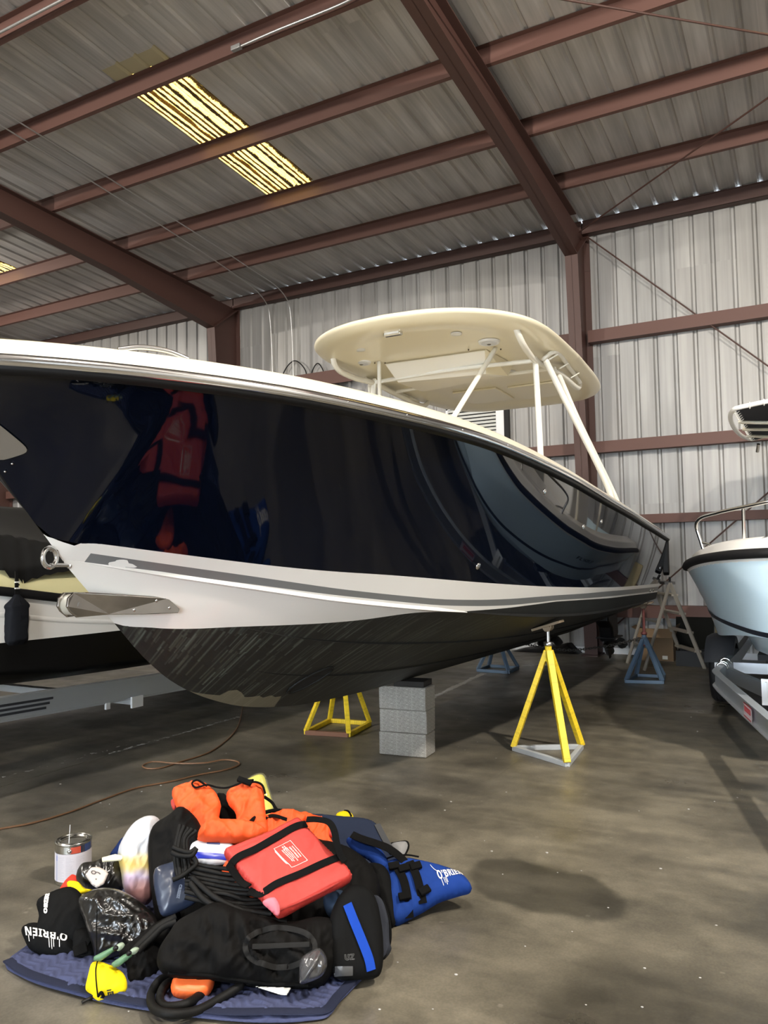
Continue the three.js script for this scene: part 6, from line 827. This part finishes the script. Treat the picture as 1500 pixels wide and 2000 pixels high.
{
  const g = vest('life_vest', 'orange life vest with black straps on top of the heap', [
    [plane(395, 1585, 0.42, 0.62), [[336, 1544], [350, 1536], [400, 1531], [412, 1540], [425, 1555], [432, 1575], [428, 1598], [440, 1610], [450, 1628], [420, 1642], [388, 1641], [384, 1625], [372, 1608], [352, 1590], [340, 1566]], { n: 'front_panel' }],
    [plane(480, 1580, 0.42, 0.62), [[442, 1552], [455, 1540], [512, 1534], [516, 1560], [520, 1600], [524, 1628], [500, 1640], [470, 1640], [440, 1628], [462, 1602], [456, 1580], [446, 1570]], { n: 'front_panel' }],
    [plane(440, 1625, 0.41, 0.8), [[386, 1640], [392, 1616], [412, 1604], [440, 1602], [475, 1604], [505, 1612], [524, 1630], [505, 1641], [470, 1645], [420, 1646]], { n: 'collar', T: 0.045, fold: 0.009 }]], C2.orange, 70);
  const bl = puff(plane(425, 1640, 0.37, 0.9), [[384, 1636], [420, 1643], [470, 1645], [505, 1640], [502, 1652], [450, 1650], [395, 1650]], { T: 0.03, seed: 77 }); g.add_('collar_back', bl.geo, C2.orange);
  const P0 = g.P[0], P1 = g.P[1], sp = (P, x, y, h) => P.surf(x, y, h);
  const neck = puff(plane(440, 1585, 0.385, 0.62), [[424, 1550], [440, 1552], [450, 1575], [466, 1600], [440, 1604], [424, 1596], [432, 1575]], { T: 0.01, seed: 5 }); g.add_('neck_lining', neck.geo, C2.web);
  g.add_('strap', tube([sp(P0, 405, 1548, 0.02), sp(P0, 385, 1541, 0.02), sp(P0, 376, 1546, 0.012), sp(P0, 382, 1552, 0.008), sp(P0, 405, 1546, 0.02), sp(P0, 424, 1546, 0.03), sp(P1, 444, 1555, 0.04), sp(P1, 462, 1552, 0.03), sp(P1, 478, 1544, 0.02), sp(P1, 495, 1538, 0.012)], 0.0045, false, 6, 90), C2.web);
  g.add_('strap', tube([sp(P1, 484, 1544, 0.014), sp(P1, 500, 1546, 0.02), sp(P1, 512, 1546, 0.02), sp(P1, 518, 1556, 0.02)], 0.005, false, 6, 40), C2.web); g.add_('buckle', boxOn(P1, 478, 1544, 0.07, 0.026, 0.016, -0.5, 0.02), C2.web);
  g.add_('pull_tab', puff(plane(340, 1578, 0.42, 0.8), [[334, 1562], [342, 1560], [346, 1572], [342, 1584], [337, 1580]], { T: 0.01, seed: 7 }).geo, C2.red);
}
// strap running from the vests to the blue vest
{ const pts = [[516, 1556, 0.42], [530, 1566, 0.40], [545, 1584, 0.38], [580, 1586, 0.37]].map(([x, y, h]) => onY(x, y, h)), g = group('loose_strap', scene, pts[0].clone()); tag(g, 'black webbing strap trailing from the top vest over the lower one', 'strap'); mesh('webbing', tube(pts.map((p) => p.clone().sub(g.position)), 0.007, false, 6, 40), C2.web, g); mesh('webbing', tube([[488, 1606, 0.40], [505, 1592, 0.40], [540, 1583, 0.385], [585, 1590, 0.37]].map(([x, y, h]) => onY(x, y, h).sub(g.position)), 0.009, false, 6, 40), C2.web, g); }
// red throw cushion with black straps and a printed label
{
  const pl = plane(565, 1700, 0.36, 0.60), P = puff(pl, [[437, 1664], [470, 1650], [520, 1630], [560, 1610], [580, 1600], [590, 1606], [615, 1634], [650, 1670], [686, 1706], [686, 1718], [640, 1742], [590, 1768], [544, 1790], [530, 1778], [505, 1752], [470, 1712], [448, 1684]], { T: 0.030, D: 0.035, R: 0.018, fold: 0.003, fs: 7, seed: 80, per: 3, extra: (x, y, d) => -0.004 * Math.exp(-((d - 0.02) ** 2) / 0.0001) });
  const g = soft('throw_cushion', 'red square boat cushion with two black straps and white printed panel', 'cushion', P, C2.red, 'cover');
  g.add_('piping', tube([[544, 1789], [590, 1768], [640, 1743], [686, 1716]].map(([x, y]) => P.surf(x, y - 3, 0.0)), 0.005, false, 8, 60), C2.red);
  const s1 = ribbon(P, [[446, 1699], [462, 1688], [500, 1670], [540, 1646], [580, 1624], [598, 1617]], 0.030, 0.006), s2 = ribbon(P, [[486, 1742], [506, 1752], [540, 1738], [590, 1716], [630, 1698], [660, 1684]], 0.028, 0.006); g.add_('strap', s1, C2.web); g.add_('strap', s2, C2.web);
  const n = [0.05, 0.06, 0.085, 0.09, 0.07, 0.045, 0.035]; g.add_('handle', ribbon(P, [[598, 1617], [615, 1620], [640, 1634], [650, 1652], [656, 1672], [664, 1686], [672, 1694]], 0.026, 0.004, 0.004, n), C2.web);
  g.add_('handle', ribbon(P, [[446, 1699], [470, 1722], [486, 1742]], 0.026, 0.004, 0.004, [0.03, 0.0, 0.03]), C2.web);
  const lab = print(640, 420, (c, w, h) => { c.lineWidth = 7; c.strokeRect(20, 20, w - 60, h - 60); const R = seeded(6); const word = (x, y, n, s) => { c.font = 'bold ' + s + 'px sans-serif'; c.fillText('APPROVED THROWABLE DEVICE FOR USE ON RECREATIONAL BOATS'.slice(n, n + Math.floor(22)), x, y); }; c.font = 'bold 30px sans-serif'; c.fillText('FLOTATION CUSHION', 150, 80); c.font = 'bold 44px sans-serif'; c.fillText('TYPE IV DEVICE', 140, 140); c.font = 'bold 27px sans-serif'; ['THROW TO PERSON IN WATER', 'DO NOT WEAR ON BACK', 'KEEP DRY WHEN NOT IN USE', 'INSPECT BEFORE EACH TRIP'].forEach((s, i) => c.fillText(s, 130, 186 + i * 34)); c.fillText('MODEL 4', 60, 200); c.fillText('SIZE 15', 60, 236); c.fillRect(60, h - 34, w - 200, 8); c.fillRect(90, h - 18, w - 250, 8); }, [0.85, 0.72, 0.68]);
  g.add_('printed_panel', decal(P, [[567, 1650], [604, 1692], [568, 1709], [530, 1668]], 18, 14, 0.0025), lab);
  const corner = puff(plane(535, 1776, 0.30, 1.0), [[512, 1762], [535, 1752], [546, 1768], [544, 1790], [528, 1778]], { T: 0.012, fold: 0.002, seed: 9 }); g.add_('worn_corner', corner.geo, cloth([0.62, 0.16, 0.20], 0.6));
}
// blue vest on the right with black straps and white lettering
{
  const pl = plane(835, 1745, 0.085, 0.55, 0.5), P = puff(pl, [[752, 1690], [790, 1680], [840, 1688], [880, 1700], [905, 1712], [922, 1737], [900, 1745], [860, 1758], [830, 1776], [800, 1792], [770, 1806], [756, 1780], [748, 1740]], { T: 0.05, D: 0.06, R: 0.06, fold: 0.004, fs: 8, seed: 90 });
  const g = soft('swim_vest', 'royal blue vest with black buckled straps and white lettering, right end of the heap', 'life vest', P, C2.blue, 'front_panel');
  const B = puff(plane(730, 1670, 0.20, 0.7, 0.5), [[676, 1640], [700, 1633], [725, 1642], [745, 1660], [760, 1690], [745, 1700], [720, 1680], [690, 1662]], { T: 0.03, seed: 91, fold: 0.003 }); g.add_('shoulder', B.geo, C2.blue);
  const U = puff(plane(810, 1690, 0.13, 0.5, 0.5), [[758, 1690], [790, 1682], [830, 1684], [856, 1695], [838, 1704], [790, 1706], [762, 1706]], { T: 0.03, seed: 92, fold: 0.003 }); g.add_('collar', U.geo, cloth([0.014, 0.05, 0.22], 0.8));
  const blk = puff(plane(735, 1745, 0.10, 0.7, 0.6), [[716, 1690], [745, 1690], [760, 1706], [768, 1740], [774, 1800], [765, 1812], [748, 1780], [728, 1740]], { T: 0.05, seed: 93, fold: 0.006 }); g.add_('side_panel', blk.geo, C2.neo);
  for (const L of [[[772, 1706], [786, 1730], [794, 1760], [800, 1795]], [[800, 1700], [812, 1725], [820, 1752], [826, 1774]]]) g.add_('strap', ribbon(P, L, 0.036, 0.006), C2.web);
  for (const [x, y, a] of [[770, 1710, 0.2], [789, 1714, 0.3], [812, 1710, 0.3], [829, 1756, 0.5], [790, 1768, 0.2]]) g.add_('buckle', boxOn(P, x, y, 0.05, 0.034, 0.016, a, 0.012), C2.web);
  g.add_('shoulder_strap', ribbon(B, [[688, 1642], [705, 1652], [735, 1662], [760, 1672], [790, 1690], [806, 1712]], 0.034, 0.02, 0.004, [0.05, 0.06, 0.06, 0.06, 0.03, 0.0]), C2.web);
  g.add_('strap_end', ribbon(P, [[752, 1780], [762, 1800], [775, 1822], [782, 1832]], 0.032, 0.004, 0.004, [0.02, 0.0, -0.04, -0.065]), C2.web);
  g.add_('elastic_cord', tube([[752, 1660], [770, 1668], [795, 1676], [818, 1688]].map(([x, y]) => P.surf(x, Math.max(y, 1684), 0.02)), 0.004, false, 6, 30), C2.web);
  const word = print(640, 384, (c, w, h) => { c.font = 'bold 190px sans-serif'; c.textAlign = 'center'; c.textBaseline = 'middle'; c.save(); c.translate(w / 2 + 20, 190); c.scale(0.72, 1); c.fillText("O'BRIEN", 0, 0); c.restore(); for (const [x, y] of [[110, 350], [160, 330], [190, 360], [215, 335]]) c.fillRect(x, 250, 9, y - 250); c.lineWidth = 9; c.beginPath(); c.moveTo(10, 20); c.quadraticCurveTo(60, 120, 120, 130); c.stroke(); });
  g.add_('printed_lettering', decal(P, [[838, 1700], [896, 1700], [914, 1726], [858, 1752]], 20, 12, 0.003), word);
}
// black kneeboard with a blue stripe standing at the right of the duffel
{
  const pl = plane(700, 1830, 0.15, 1.1, 0.85), P = puff(pl, [[672, 1738], [690, 1728], [715, 1732], [732, 1752], [744, 1800], [748, 1850], [746, 1890], [738, 1908], [700, 1914], [660, 1912], [645, 1890], [642, 1840], [648, 1780]], { T: 0.045, D: 0.05, R: 0.05, fold: 0.003, fs: 5, seed: 95 });
  const g = soft('kneeboard', 'black padded board with a diagonal bright blue stripe, right front', 'board', P, C2.neo, 'board'); g.add_('stripe', ribbon(P, [[672, 1768], [684, 1800], [700, 1840], [713, 1875], [718, 1896]], 0.034, 0.005, 0.003), C2.brightBlue);
  g.add_('printed_mark', decal(P, [[664, 1862], [690, 1860], [690, 1878], [666, 1880]], 6, 4, 0.002), print(128, 96, (c) => { c.font = 'bold 80px sans-serif'; c.lineWidth = 5; c.strokeText('UZ', 4, 78); }, [0.05, 0.05, 0.05])); g.add_('clear_pocket', decal(P, [[650, 1888], [682, 1888], [684, 1906], [652, 1908]], 8, 5, 0.004), phys([0.06, 0.06, 0.06], 0.15, { clearcoat: 1 }));
}
{ const P = puff(plane(655, 1765, 0.21, 0.9), [[632, 1752], [650, 1738], [672, 1742], [676, 1765], [668, 1790], [645, 1792], [634, 1775]], { T: 0.05, seed: 97, fold: 0.01, fs: 14 }); soft('blue_mesh_sack', 'faded blue mesh sack between the red cushion and the striped board', 'bag', P, cloth([0.022, 0.035, 0.06], 0.7), 'sack'); }
{ const P = puff(plane(752, 1830, 0.10, 1.1, 1.2), [[730, 1748], [745, 1760], [756, 1800], [758, 1840], [762, 1855], [748, 1876], [736, 1880], [730, 1820]], { T: 0.05, D: 0.05, seed: 98, fold: 0.005 }); const g = soft('backpack', 'dark slate backpack behind the striped board', 'backpack', P, cloth([0.028, 0.031, 0.04], 0.9), 'body'); g.add_('piping', tube([[742, 1760], [752, 1800], [755, 1840], [742, 1874]].map(([x, y]) => P.surf(x, y, 0.003)), 0.005, false, 8, 40), C2.web); }
renderer.render(scene, camera);
